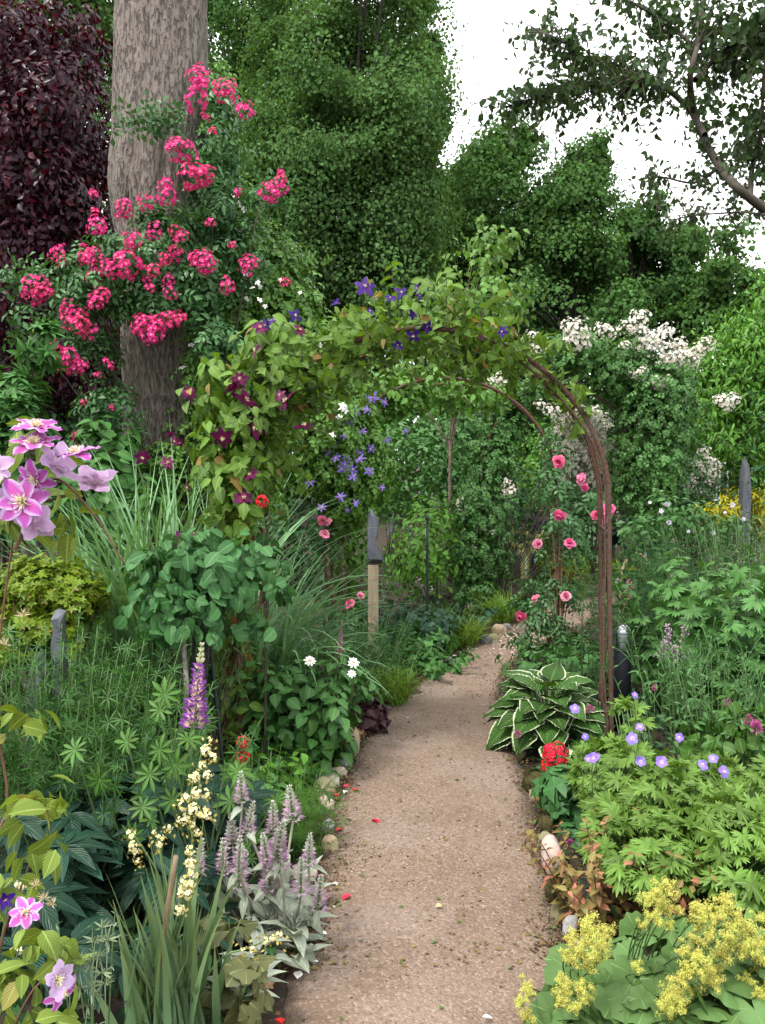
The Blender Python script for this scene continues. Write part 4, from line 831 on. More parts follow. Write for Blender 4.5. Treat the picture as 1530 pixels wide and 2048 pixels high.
for k in range(5):                             # bare brown stems and a second rod tied along the right leg
    s0, s1 = 330 - 3, int(R.uniform(165, 215)); seg = q1[k % 2][s1:s0:6]; off = R.normal(size=3) * .010
    tubes(m, seg + off + .018 * np.stack([fn(seg, 2.5, k), fn(seg, 2.5, k + 9), fn(seg, 2, k + 4) * .3], 1), np.linspace(.0055, .005, len(seg)) if k < 2 else np.linspace(.0025, .0035, len(seg)), 6)
part('tie_rod', m, RUST, a1)
A2f = hoop_path(at(668, 1300, 7.0)[0], at(1108, 1330, 7.0)[0], 7.0, 7.0, 1.40, 2.25); A2b = hoop_path(at(700, 1290, 7.5)[0], at(1108, 1300, 7.5)[0], 7.5, 7.5, 1.40, 2.25)
a2, q2 = arch('second rusty arch, carrying lavender clematis on its left leg and pink roses on its right', A2f, A2b, .013)
A3f = hoop_path(at(962, 1220, 9.3)[0], at(1283, 1220, 9.3)[0], 9.3, 9.6, 1.45, 2.4); A3b = hoop_path(at(985, 1200, 9.8)[0], at(1292, 1200, 9.8)[0], 9.8, 10.1, 1.45, 2.4)
a3, q3 = arch('farthest arch, nearly hidden under white rambling roses', A3f, A3b, .013)

def along(Q, i0, i1, n, rad, dz=(0, 0)):
    i = R.uniform(i0, i1, n); a = np.floor(i).astype(int); P = Q[a]
    return P + R.normal(size=(n, 3)) * rad + np.stack([0 * i, 0 * i, R.uniform(*dz, n)], 1)
def vine_leaves(m, P, T, size, droop=.7, mi=0, cen=None):
    N = nrm(rnd(len(P)) * .7 + UP * .5 + np.array([0, -.55, 0])); D = tangents(N, droop)
    scatter(m, T, P, D, N, size * R.uniform(.6, 1.2, len(P)), mi)
def tendrils(m, Q, i0, i1, K, L, r, out=(0, 0, 1)):
    i = R.integers(i0, i1, K); P = Q[i]; D = nrm(rnd(K) + np.asarray(out)); Ln = L * R.uniform(.4, 1.2, K)[:, None]
    W = bezK(P, P + D * Ln * .6 + UP * .04, P + D * Ln + rnd(K) * Ln * .3, 8); tubes(m, W, np.linspace(r, r * .4, 8), 4); return W
# clematis over the first arch
r_ = thing('clematis', 'lime leaved clematis with burgundy and violet flowers covering the nearest arch', 'climber', below(480, 1560, 4.35))
m, st = MB(), MB()
for q, k in ((q1[0], 0), (q1[1], 1)):
    # thick mat over the crown of the arch, thinner down the right
    for i0, i1, K, L, qn in ((95, 205, 50, .27, 6), (85, 130, 36, .26, 6), (60, 90, 26, .22, 6), (205, 240, 6, .12, 4)):
        W = tendrils(st, q, i0, i1, K, L, .0025, (0, -.1, .28)); leaves_on(m, W, OV5 if k == 0 else OV3, qn, .1, 1.0, .075, .45, 2, .3, .2, droop=.45)
mid = (q1[0] + q1[1]) / 2
for i0, i1, K, L in ((100, 200, 30, .24), (60, 100, 26, .24)):
    W = tendrils(st, mid, i0, i1, K, L, .0025, (0, 0, .05)); leaves_on(m, W, OV3, 7, .1, 1.0, .075, .45, 2, .3, .2, droop=.5)
W = tendrils(st, mid, 140, 200, 22, .30, .002, (0, .4, -.6)); leaves_on(m, W, OV3, 7, .1, 1, .065, .4, 2, .3, .2, droop=.6)
for e in (E(470, 800, 70, 80, 4.35, .16, 130), E(480, 900, 62, 80, 4.35, .18, 150), E(470, 1000, 55, 60, 4.3, .16, 110), E(540, 690, 60, 50, 4.4, .16, 120), E(470, 745, 60, 40, 4.4, .14, 60), E(425, 830, 50, 50, 4.3, .1, 46), E(470, 1060, 60, 46, 4.25, .14, 80), E(425, 930, 46, 70, 4.3, .1, 56), E(470, 1310, 40, 70, 4.28, .1, 34), E(482, 1430, 34, 60, 4.28, .08, 22), E(450, 1240, 44, 40, 4.25, .1, 26)): cloud(m, OV5, e, .074, .9, 7, .2, sig=.3)
W = tendrils(st, q1[0], 6, 40, 36, .16, .002, (-.2, -.3, .2)); leaves_on(m, W, OV3, 3, .3, 1, .065, .4, 2, droop=.5)
for e in (E(1150, 785, 40, 22, 4.35, .08, 12), E(1165, 830, 30, 20, 4.4, .08, 5), E(1080, 690, 50, 24, 4.4, .12, 16)): cloud(m, OV3, e, .075, .7, 6)
m2 = MB()
for k in range(9):                             # brown woody stems up the left leg
    q = q1[k % 2][0:62 + k * 3:4]; tubes(m2, q + R.normal(size=3) * .045 * np.array([1, 1, 0]) + .035 * np.stack([fn(q, 2.2, k), fn(q, 2.2, k + 3), 0 * q[:, 0]], 1), np.linspace(.012, .005, len(q)) * R.uniform(.5, 1.1), 6)
part('stem', m2, REDSTEM, r_); part('tendril', st, TWIG, r_)
vine_leaves(m, np.concatenate([along(q1[0], 20, 62, 40, .06), along(q1[0], 8, 30, 22, .06)]), OV3, .055, 1.2, 1); part('foliage', m, [G['arch_leaf'], G['dry_leaf']], r_)
flowers(r_, 'flower', 'burg', [(512, 700, 24), (470, 772, 26), (492, 800, 29), (572, 802, 28), (608, 852, 26), (512, 855, 26), (445, 876, 26), (500, 950, 22), (487, 996, 24), (285, 915, 18, 4.3), (335, 925, 16, 4.3), (378, 786, 20, 4.35), (361, 1082, 21, 4.1), (388, 1067, 9, 4.1), (350, 882, 12, 4.3), (520, 655, 18), (600, 660, 16), (340, 868, 14, 4.35), (480, 757, 18), (560, 790, 14), (375, 975, 12, 4.3), (360, 885, 10, 4.3)], 4.13, jit=.62, dY=.06)
flowers(r_, 'flower', 'viol', [(730, 573, 26), (672, 607, 11), (590, 631, 18), (803, 585, 17), (832, 578, 15), (780, 596, 14), (740, 622, 11), (824, 628, 12), (855, 652, 15), (827, 672, 18), (797, 690, 14), (1005, 663, 15), (530, 650, 15), (543, 641, 11), (838, 592, 12), (885, 560, 7)], 4.18, jit=.35, dY=.06)
# second arch: lavender clematis on the left, roses on the right
r_ = thing('clematis', 'clematis with small lavender flowers on the left leg of the second arch', 'climber', below(680, 1280, 7.05)); m, st = MB(), MB()
for e in (E(700, 850, 70, 60, 7.1, .25, 330), E(700, 920, 65, 70, 7.1, .25, 420), E(690, 1010, 55, 70, 7.1, .22, 360), E(700, 1100, 50, 60, 7.1, .2, 260), E(690, 1190, 45, 50, 7.1, .18, 130), E(780, 790, 70, 40, 7.2, .25, 300), E(860, 780, 80, 36, 7.2, .25, 360), E(940, 790, 70, 36, 7.2, .22, 260)): cloud(m, OV3, e, .07, .8, 12, .2)
part('foliage', m, G['jasmine_leaf'], r_)
for k in range(7): q = q2[k % 2][0:90:5]; tubes(st, q + R.normal(size=3) * .04 * np.array([1, 1, 0]) + .03 * np.stack([fn(q, 2.2, k), fn(q, 2, k + 3), 0 * q[:, 0]], 1), .007, 5)
part('stem', st, REDSTEM, r_)
flowers(r_, 'flower', 'lav', [(700, 842, 10.7), (770, 805, 9.8), (655, 905, 9.0), (745, 795, 14.8), (735, 820, 12.3), (712, 825, 10.7), (657, 836, 11.5), (693, 915, 12.3), (690, 928, 11.5), (672, 915, 11.5), (720, 918, 13.1), (742, 897, 11.5), (684, 938, 11.5), (706, 938, 11.5), (738, 942, 12.3), (706, 953, 11.5), (620, 964, 12.3), (681, 993, 12.3), (644, 1015, 11.5), (712, 1006, 9.0), (668, 888, 10.7), (687, 872, 10.7), (725, 862, 9.8), (765, 975, 8.2), (775, 880, 7.4), (812, 862, 7.4), (695, 1020, 6.6), (720, 905, 9.8)], 6.3, dY=.06)
r_ = bush('rose_bush', 'pink roses climbing the right leg of the second arch', below(1115, 1330, 6.7), [E(1108, 960, 30, 70, 6.95, .13, 90), E(1120, 1060, 44, 70, 6.9, .16, 130), E(1120, 1180, 40, 50, 6.8, .16, 84), E(1095, 1250, 56, 36, 6.7, .18, 76), E(1085, 1290, 50, 30, 6.6, .16, 56), E(1150, 1300, 40, 36, 6.4, .14, 60), E(1120, 1330, 50, 24, 6.2, .12, 40), E(1095, 890, 22, 50, 7, .12, 40), E(1165, 1010, 40, 40, 7, .15, 50), E(1060, 1200, 40, 40, 6.8, .15, 80)], ROSELEAF, .125, G['rose_leaf'], 'rose', droop=.6, ns=22, stem=REDSTEM, sr=.008)
flowers(r_, 'flower', 'rose', [(1118, 923, 14.6), (1160, 960, 12.0), (1163, 955, 9.5), (1170, 975, 9.5), (1120, 1030, 14.6), (1212, 1022, 15.5), (1207, 1037, 12.9), (1190, 1030, 10.3), (1075, 1087, 11.2), (1139, 1087, 12.9), (1072, 1198, 11.2), (1131, 1192, 12.0), (1042, 1231, 13.8), (1171, 1287, 7.7), (1143, 1308, 6.9), (1222, 1018, 10.3)], 6.6, dY=.05, jit=.4)
r_ = bush('rose_bush', 'small pink rose at the foot of the lavender clematis, left of the slate sculpture', below(690, 1300, 6.6), [E(690, 1210, 40, 40, 6.6, .15, 60), E(700, 1250, 45, 30, 6.5, .15, 60), E(650, 1070, 30, 40, 6.8, .1, 36)], ROSELEAF, .11, G['rose_leaf'], 'rose', stem=REDSTEM, sr=.006)
flowers(r_, 'flower', 'rose', [(645, 1041, 11), (657, 1044, 10), (649, 1068, 12), (700, 1207, 11), (721, 1191, 9), (740, 1300, 6)], 6.4, jit=.4)
# third arch: white rambler
r_ = bush('rambling_rose', 'white rambling rose smothering the farthest arch and its two pillars', below(1000, 1230, 9.4),
     [E(975, 930, 42, 60, 9.4, .25, 420), E(970, 1020, 48, 60, 9.4, .28, 480), E(965, 1110, 46, 60, 9.4, .28, 420), E(960, 1190, 50, 45, 9.4, .26, 260), E(1000, 850, 40, 40, 9.5, .22, 260), E(1040, 780, 70, 36, 9.5, .26, 420), E(1090, 720, 60, 36, 9.6, .3, 420), E(1160, 705, 66, 32, 9.6, .35, 520), E(1260, 740, 74, 50, 9.6, .45, 1100), E(1320, 790, 62, 56, 9.6, .42, 950), E(1306, 840, 76, 60, 9.6, .45, 1300), E(1312, 910, 66, 60, 9.6, .42, 1100), E(1300, 970, 60, 46, 9.6, .36, 700), E(1290, 1030, 38, 50, 9.7, .25, 300), E(940, 985, 26, 40, 9.3, .2, 120)],
     ROSELEAFLO, .105, G['rambler_leaf'], 'rose', droop=.6, ns=30, sr=.005, dens=1.1, sig=.3)
flowers(r_, 'flower_cluster', 'white', [(1140, 655, 18), (1157, 662, 22), (1150, 682, 24), (1172, 685, 14), (1205, 660, 16), (1225, 665, 13), (1278, 640, 22), (1258, 655, 16), (1283, 668, 18), (1292, 690, 22), (1308, 685, 14), (1332, 665, 20), (1322, 682, 18), (1335, 700, 18), (1360, 692, 18), (1350, 718, 20), (1368, 715, 18), (1385, 722, 16), (1392, 708, 14), (1412, 690, 16), (1398, 700, 12), (1330, 722, 16), (1278, 745, 15), (1265, 748, 9), (1310, 765, 16), (1320, 775, 14), (1445, 803, 14), (1465, 800, 15), (1455, 812, 13), (1435, 800, 10), (1060, 678, 18), (1075, 692, 20), (1058, 700, 12), (1000, 758, 16), (978, 768, 16), (1012, 772, 14), (990, 780, 12), (1080, 810, 12), (1098, 820, 12), (925, 1002, 13), (922, 1012, 11), (952, 1000, 10), (1015, 970, 13), (1022, 982, 12), (1008, 985, 9), (962, 1054, 9), (985, 1063, 9), (945, 1097, 8), (940, 1214, 8), (860, 1180, 8), (838, 1165, 9), (1335, 760, 10), (1250, 690, 10)], 9.22, dY=.06, toward=(0, -1, .5))
r_ = bush('rose_bush', 'big white rose in full bloom seen through the rusty arches', below(1190, 1080, 11.3), [E(1180, 890, 80, 80, 11.3, .5, 800), E(1170, 980, 80, 60, 11.3, .5, 600), E(1230, 960, 50, 60, 11.3, .4, 350)], ROSELEAFLO, .11, G['rose_leaf'], 'rose')
flowers(r_, 'flower_cluster', 'white', [(1150, 838, 22), (1180, 850, 24), (1210, 862, 22), (1130, 870, 22), (1162, 878, 26), (1200, 890, 26), (1140, 900, 20), (1180, 912, 22), (1215, 920, 20), (1195, 935, 18), (1240, 950, 18), (1150, 940, 14), (1120, 895, 14), (1225, 885, 18), (1235, 905, 16), (1168, 955, 12), (1130, 845, 16), (1210, 840, 16), (1160, 825, 16), (1115, 860, 12), (1245, 930, 12), (1120, 830, 20), (1140, 855, 20), (1170, 835, 22), (1195, 870, 22), (1155, 910, 22), (1115, 915, 16), (1185, 960, 18), (1210, 950, 18), (1225, 865, 18), (1135, 930, 18), (1165, 925, 20), (1200, 910, 20), (1190, 830, 18), (1128, 955, 14)], 10.4, dY=.15, toward=(0, -1, .5))
r_ = bush('rose_bush', 'small white rose right of the dark rose mass, in front of the greenhouse', below(1400, 1040, 10.2), [E(1400, 970, 48, 46, 10.2, .3, 300), E(1380, 1000, 40, 30, 10.2, .3, 160)], ROSELEAFLO, .10, G['rose_leaf'], 'rose')
flowers(r_, 'flower_cluster', 'white', [(1385, 958, 13), (1375, 965, 12), (1410, 942, 15), (1425, 950, 15), (1430, 928, 12), (1400, 983, 10), (1382, 978, 11), (1408, 902, 12), (1395, 930, 11), (1418, 920, 10), (1420, 965, 10)], 9.95, toward=(0, -1, .5))

# ------------------------------------------------------------------ plants in the middle of the beds
def herb(name, label, base, K, h, spread, r0, T, mat, size, q=9, whorl=1, el=.5, t0=.12, cat='plant', sr=.004, stem=STEM, group=None, droop=.15, hv=.25, jit=.25, taper=.3, lean=(0, 0), n=8, flw=None):
    root = thing(name, label, cat, base, group); P = stems(base, K, h, spread, r0, n, hv, lean); m = MB(); tubes(m, P, np.linspace(sr, sr * .45, n), 4); part('stem', m, stem, root)
    m = MB(); leaves_on(m, P, T, q, t0, 1.0, size, el, whorl, jit, taper, droop=droop); part('foliage', m, mat, root); root['n'] = 0; del root['n']
    return root, P
for px, Y, K, lb in ((1150, 6.5, 34, 'low lobed leaves filling the ground under the pink roses'), (1190, 6.0, 26, 'low leafy clump between the right arch leg and the pink roses'), (1100, 6.0, 24, 'low leafy clump between the hosta and the pink roses')): herb('cranesbill', lb, below(px, 1330, Y), K, .3, .22, .24, LOBE5, G['mid_leaf'], .065, 6, 1, .3, .2, droop=.1)
herb('lily', 'narrow leaved lily stems rising at the foot of the right arch leg', below(1165, 1440, 5.5), 11, .82, .16, .16, LAN3, G['mid_leaf'], .075, 22, 1, .35, .1, sr=.004)
def tuft(name, label, base, K, L, r0, w_, mat, bend=1.5, tilt=.35, cat='grass', lv=.45, group=None, n=8):
    m = MB(); blades(m, base, K, L, r0, w_, bend, tilt, n, lv=lv); return solo(name, m, mat, base, label, cat, group)
# big fountain grass behind the arch
r_ = thing('fountain_grass', 'big clump of arching silvery green grass behind the left arch leg', 'grass', below(440, 1500, 4.95))
for k, (px, Y, K, L, tilt, bend) in enumerate([(240, 4.8, 170, 1.85, .18, 1.0), (330, 4.7, 200, 1.95, .16, 1.0), (430, 4.9, 150, 1.85, .22, 1.2), (510, 4.9, 210, 1.45, .2, 1.5), (560, 5.0, 170, 1.1, .22, 1.7)]):
    m = MB(); blades(m, below(px, 1450, Y), K, L, .17, .025, bend, tilt, 12); part('foliage', m, G['grass_blade'], r_)
# fine upright herbs in front of it
herb('phlox', 'fine leaved upright herb filling the gap in front of the fountain grass', below(270, 1480, 4.25), 90, .80, .22, .36, LAN3, G['spurge_leaf'], .075, 16, 1, .55, sr=.003)
herb('phlox', 'fine leaved herb behind the left arch leg, beside the white dahlia', below(560, 1450, 4.75), 70, .75, .2, .35, LAN3, G['mid_leaf'], .075, 14, 1, .5, sr=.003)
herb('spurge', 'lush narrow whorled leaves at the left edge below the yellow bush', below(60, 1650, 3.35), 80, 1.0, .25, .42, WHORL, G['spurge_leaf'], .075, 12, 1, 1.0, .3, sr=.004, jit=.35)
herb('spurge', 'narrow whorled foliage left of the purple lupin', below(220, 1700, 3.35), 56, .82, .25, .40, WHORL, G['spurge_leaf'], .075, 11, 1, 1.0, .3, sr=.004, jit=.35)
herb('spurge', 'whorled foliage filling the corner behind the lilac flowers', below(-150, 1600, 3.3), 40, .95, .25, .4, WHORL, G['spurge_leaf'], .075, 11, 1, 1.0, .3, jit=.35)
# yellow azalea
b_ = below(90, 1480, 4.1)
bush('azalea', 'dense little azalea bush with tiny yellow green leaves', b_, [E(95, 1165, 88, 50, 4.1, .2, 1700), E(40, 1200, 80, 46, 4.1, .2, 1300), E(150, 1200, 58, 38, 4.1, .18, 900), E(80, 1240, 95, 40, 4.05, .2, 1100), E(-40, 1190, 70, 60, 4.1, .2, 900), E(30, 1310, 50, 26, 3.9, .12, 240), E(110, 1300, 60, 20, 3.95, .12, 200)], palm(leafT(.3, 2, .3, .2, 'obov'), 5, pi, .35), .026, G['azalea_leaf'], droop=0, upw=1.1, per=20, sr=.014, ns=20, sig=.17)
# smilax-leaved climber on its black support
r_ = bush('climber', 'round leaved climber spilling over the black plant support', below(400, 1600, 3.95), [E(370, 1130, 80, 50, 3.95, .16, 70), E(330, 1180, 75, 50, 3.9, .15, 64), E(440, 1140, 80, 55, 3.95, .18, 76), E(460, 1195, 60, 44, 3.9, .16, 54), E(390, 1215, 80, 50, 3.85, .15, 70), E(520, 1120, 44, 46, 4, .12, 26), E(545, 1190, 40, 36, 4, .1, 14), E(420, 1080, 70, 26, 4, .12, 24), E(300, 1130, 40, 30, 3.95, .1, 16), E(300, 1200, 36, 50, 3.9, .1, 18), E(350, 1245, 50, 30, 3.85, .1, 14), E(500, 1240, 40, 36, 3.95, .1, 12), E(430, 1262, 40, 20, 3.85, .08, 8)], leafT(.36, 6, .2, .3, 'round'), .066, G['smilax_leaf'], 'climber', droop=.8, upw=.4, per=6, ns=26, sr=.004, sig=.3, dens=1.5)
# white dahlias
r_, P_ = herb('dahlia', 'leafy plant with three white daisy flowers beside the stones', below(590, 1560, 4.55), 30, .60, .28, .2, DAHL, G['mid_leaf'], .15, 6, 2, .25, .15, sr=.006, droop=.3, jit=.3)
m = MB(); cloud(m, DAHL, E(615, 1430, 50, 60, 4.45, .14, 60), .12, .5, 6); cloud(m, DAHL, E(590, 1420, 60, 70, 4.4, .14, 60), .12, .5, 6); part('foliage', m, G['mid_leaf'], r_)
FL = [(620, 1322, 14), (707, 1325, 13), (704, 1347, 10)]
m = MB()
for px, py, s in FL: e = at(px, py, 4.3); tubes(m, bez(np.array([e[0] * .9 - .05, 4.5, .3]), np.array([e[0], 4.45, .4]), e - np.array([0, -.005, .008]), 8), .0028, 5)
part('stem', m, STEM, r_); flowers(r_, 'flower', 'daisy', FL, 4.3, toward=(0, -1, .8), jit=.2)
# feathery plants
def feather(label, base, K, h, spread, r0, mat='feather_leaf', size=.07, q=14, name='fennel', sr=.0025, T=None):
    return herb(name, label, base, K, h, spread, r0, T or pinnate(NEED, 4, .5, .8), G[mat], size, q, 1, .5, .1, sr=sr, droop=.1, jit=.4)[0]
feather('feathery dark herb right of the white dahlia', below(690, 1420, 5.7), 70, .62, .25, .28, size=.085)
r_ = feather('feathery herb with a pink flower spike below the slate post', below(745, 1380, 6.2), 50, .5, .2, .25, size=.08)
SP = thing('toadflax', 'tall pink flower spike standing among feathery leaves', 'plant', below(680, 1450, 4.75))
for px, py, l in ((678, 1295, 1.0), (668, 1330, .6), (642, 1345, .45)):
    p = at(px, py, 4.75); put(SP, 'flower_spike', F['toad'][0], p - UP * .06 * l, (.08, 0, 1), l)
    m = MB(); tubes(m, np.linspace([p[0] - .03, 4.75, 0], p - UP * .07, 5), .003, 5); part('stem', m, STEM, SP)
r_ = feather('ferny bright green clump beside the edging stones', below(595, 1720, 3.55), 30, .32, .12, .10, 'fresh_leaf', .13, 7, 'fern', T=FERN)
for px, py, Y, K, h, lb in ((530, 1580, 4.05, 36, .28, 'fresh green leafy clump left of the pale edging stones'), (500, 1640, 3.7, 30, .34, 'green leafy clump behind the lambs ear spikes'), (555, 1620, 3.85, 14, .14, 'low green clump nearest the pale edging stones')):
    herb('bellflower', lb, below(px, py, Y), K, h, .14, .13, OV5, G['fresh_leaf'] if Y > 3.9 else G['mid_leaf'], .085, 6, 1, .25, .1, droop=.3)
for px, Y, K, h, lb in ((800, 6.9, 44, .32, 'low columbine foliage below the slate post'), (850, 7.5, 40, .34, 'columbine foliage left of the black stake'), (760, 7.6, 40, .4, 'leafy clump behind the slate post foot'), (905, 8.1, 30, .3, 'leafy clump by the path bend'), (840, 6.6, 30, .22, 'small leafy clump at the path edge by the lime grass')):
    herb('columbine', lb, below(px, 1330, Y), K, h, .28, .25, LOBE5, G['mid_leaf'] if Y < 7.2 else G['blue_leaf'], .06, 6, 1, .3, .2, droop=.1)
for px, Y, K, L, lb in ((778, 5.75, 420, .42, 'lime green grass tuft beside the purple leaved plant'), (925, 7.55, 360, .45, 'grass tuft at the outer bend of the path'), (1000, 8.7, 320, .5, 'bright grass tuft at the foot of the white rose pillar'), (880, 7.9, 260, .5, 'thin grass tuft near the black stake'), (1150, 10.2, 160, .55, 'fresh grass blades behind the pink roses')):
    tuft('grass_tuft', lb, below(px, 1400, Y), K, L, .13, .006, G['lime_grass_blade'], 1.7, .4)
r_ = bush('purple_heuchera', 'dark purple leaved clump where the stones meet the lime grass', below(738, 1470, 5.15), [E(740, 1440, 36, 30, 5.15, .14, 60), E(755, 1420, 26, 26, 5.2, .12, 34), E(715, 1435, 22, 26, 5.2, .1, 24)], LOBE5, .075, G['purple_heuchera_leaf'], 'plant', droop=.5, per=6, stem=REDSTEM, sr=.003)
# low ground cover in the shade
m = MB()
def cover(m, n, reg, T, size, hh=.10):
    x0, x1, y0, y1 = reg; P = np.stack([R.uniform(x0, x1, n), R.uniform(y0, y1, n), R.uniform(.015, hh, n)], 1)
    i = np.abs(pl[:, 1][None] - P[:, 1:2]).argmin(1); ok = ((P[:, 0] < pl[i, 0] - .03) | (P[:, 0] > pr[i, 0] + .03)) | (P[:, 1] > 11.6); P = P[ok]
    N = nrm(UP + rnd(len(P)) * .6); scatter(m, T, P, tangents(N, .2), N, size * R.uniform(.6, 1.2, len(P)))
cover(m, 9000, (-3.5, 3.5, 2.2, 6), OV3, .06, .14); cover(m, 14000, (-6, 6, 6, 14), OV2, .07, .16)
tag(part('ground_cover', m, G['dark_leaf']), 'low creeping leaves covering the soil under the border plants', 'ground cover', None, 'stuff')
# lavender haze plants by the white rose pillar
LV = thing('lavender', 'lavender spikes standing behind the black stake', 'plant', below(880, 1100, 9.9))
LS = MB(); LW = MB(); P = stems(below(880, 1100, 9.9), 40, 1.0, .35, .35, 8, .35); tubes(LS, P, .003, 4); leaves_on(LW, P, LAN3, 12, .1, .9, .06, .6); part('stem', LS, STEM, LV); part('foliage', LW, G['blue_leaf'], LV)
for k in range(26): put(LV, 'flower_spike', F['lavsp'][0], P[k][-1] - UP * .03, (R.normal() * .15, R.normal() * .15, 1), R.uniform(.6, 1.1))
# ------------------------------------------------------------------ left foreground
root = thing('clematis', 'clematis with large lilac flowers at the left edge, nearest the camera', 'climber', np.array([-1.02, 2.1, 0]))
YL = 2.1
m, st = MB(), MB()
for pts in ([(-60, 2300), (-20, 1750), (15, 1600), (-10, 1400), (20, 1120), (60, 900)], [(30, 1100), (100, 960), (180, 1020), (250, 1130)], [(20, 1050), (70, 950), (150, 930)], [(60, 1010), (140, 990), (190, 970)], [(-60, 2300), (0, 1900), (40, 1780), (70, 1700)], [(-40, 2200), (60, 1990), (120, 1950)]):
    tubes(st, spline([at(x, y, YL + .03 * math.sin(x)) for x, y in pts], 24), np.linspace(.0045, .002, 24), 6)
part('stem', st, REDSTEM, root)
for e in (E(40, 960, 60, 50, YL, .06, 10), E(90, 1010, 60, 40, YL, .05, 8), E(160, 1050, 55, 40, YL, .05, 7), E(30, 1040, 50, 60, YL, .06, 10), E(120, 940, 50, 40, YL, .05, 6), E(50, 870, 40, 30, YL, .05, 5),
          E(50, 1620, 50, 60, YL - .1, .06, 20), E(30, 1440, 44, 34, YL, .06, 14), E(90, 1700, 46, 36, YL - .1, .06, 10), E(100, 1880, 55, 36, YL - .1, .05, 18), E(40, 1960, 60, 40, YL - .1, .06, 20), E(10, 1780, 40, 40, YL - .1, .06, 10), E(60, 2020, 70, 30, YL - .15, .06, 16)):
    cloud(m, OV5, e, .062, .7, 5, .1, sig=.35)
part('foliage', m, G['lilac_clematis_leaf'], root)
for k, (px, py, r, kd, tw_, v) in enumerate([(70, 855, 52, 'lilac', (.25, -.22, .95), 1), (66, 888, 54, 'lilac', (.1, -.30, .95), 1), (45, 1003, 56, 'lilac', (.12, -1, .2), 0), (152, 908, 52, 'lilac', (-.15, -.2, .95), 1), (110, 930, 52, 'lilacb', (.3, .7, .45), 0), (188, 968, 54, 'lilacb', (-.1, .55, .8), 0), (66, 1050, 54, 'lilacb', (.1, .9, .35), 0), (70, 960, 46, 'lilac', (-.2, -.6, -.3), 0), (-14, 935, 44, 'lilacb', (.4, -.3, .3), 0), (-5, 1010, 40, 'lilacb', (.6, -.6, .3), 0), (52, 1826, 36, 'lilac', (.15, -.6, .7), 1), (112, 1960, 44, 'lilacb', (.7, -.4, .1), 0), (122, 1985, 40, 'lilac', (.8, -.5, -.2), 0)]):
    fl = put(root, 'flower', F[kd][v], at(px, py, YL - .08 - .02 * (k % 3) - (.12 if py > 1700 else 0)), tw_, 1.8 * r * YL / FPX, k * 1.1)
    so = bpy.data.objects.new('stamens', STAMEN); COL.objects.link(so); so.parent = fl
put(root, 'flower', F['viol'][2], at(10, 1800, 1.95), (.5, -.8, .3), .05)
m = MB()
for x, y in ((72, 1772), (88, 1797), (105, 1810), (45, 1230), (8, 1290)):       # faded flower heads with feathery styles
    c = at(x, y, YL - .1); D = nrm(rnd(16) + UP * .7); scatter(m, kiteT(.06), np.repeat(c[None], 16, 0), D, rnd(16), .02)
part('seed_head', m, solid('straw', (.42, .33, .18), (.55, .46, .28), 60, .8, 0), root)
# hellebores
for k, (px, Y, K, h, lb) in enumerate([(160, 2.95, 22, .52, 'dark leathery hellebore at the left under the whorled foliage'), (290, 3.1, 24, .50, 'dark leathery hellebore left of the cream flower spikes'), (350, 3.2, 18, .48, 'dark hellebore below the purple lupin'), (215, 2.65, 18, .34, 'lowest dark hellebore above the iris leaves'), (80, 2.6, 18, .40, 'dark hellebore beside the yellow green clematis leaves')]):
    b0 = below(px, 1800, Y); rt = thing('hellebore', lb, 'plant', b0); P = stems(b0, K, h, .24, .10, 8, .45); m = MB(); tubes(m, P, np.linspace(.005, .003, 8), 5); part('stem', m, STEM, rt)
    m = MB(); tp = P[:, -1]; o = nrm((tp - b0) * np.array([1, 1, 0]) + 1e-4); N = nrm(UP + o * .35 + np.array([0, -.35, 0]) + rnd(K) * .25); scatter(m, HELLE, tp, o + rnd(K) * .3 - UP * .15, N, R.uniform(.13, .18, K)); part('foliage', m, G['hellebore_leaf'], rt)
# lupins
b0 = below(360, 1700, 3.0); rt = thing('lupin', 'lupin with a purple and cream flower spike', 'plant', b0); m = MB(); P = stems(b0, 22, .60, .22, .15, 8, .6); tubes(m, P, np.linspace(.004, .002, 8), 5)
tp = P[:, -1]; N = nrm(UP * .8 + rnd(len(P)) * .5 + np.array([0, -.5, 0])); ml = MB(); scatter(ml, LUPIN, tp, rnd(len(P)), N, R.uniform(.045, .075, len(P)))
LP = [(285, 1615), (300, 1640), (330, 1390), (255, 1485), (150, 1500), (320, 1500), (350, 1530), (270, 1670), (320, 1420), (300, 1550), (375, 1480), (200, 1560), (345, 1600)]
Q_ = np.array([at(x, y, 2.72) for x, y in LP]); scatter(ml, LUPIN, Q_, rnd(len(LP)), nrm(UP * .7 + rnd(len(LP)) * .3 + np.array([0, -.7, 0])), R.uniform(.045, .065, len(LP)))
for q in Q_: tubes(m, bez([q[0] * .9, 2.95, 0], [q[0], 2.9, q[2] * .6], q, 7), .003, 4)
part('foliage', ml, G['lupin_leaf'], rt)
s0, s1 = at(388, 1452, 2.95), at(404, 1282, 2.95); put(rt, 'flower_spike', F['lupin'][0], s0, s1 - s0, np.linalg.norm(s1 - s0) / .33, 0)
tubes(m, bez(b0, [s0[0] - .05, 3.0, s0[2] * .5], s0, 8), .0045, 6); part('stem', m, STEM, rt)
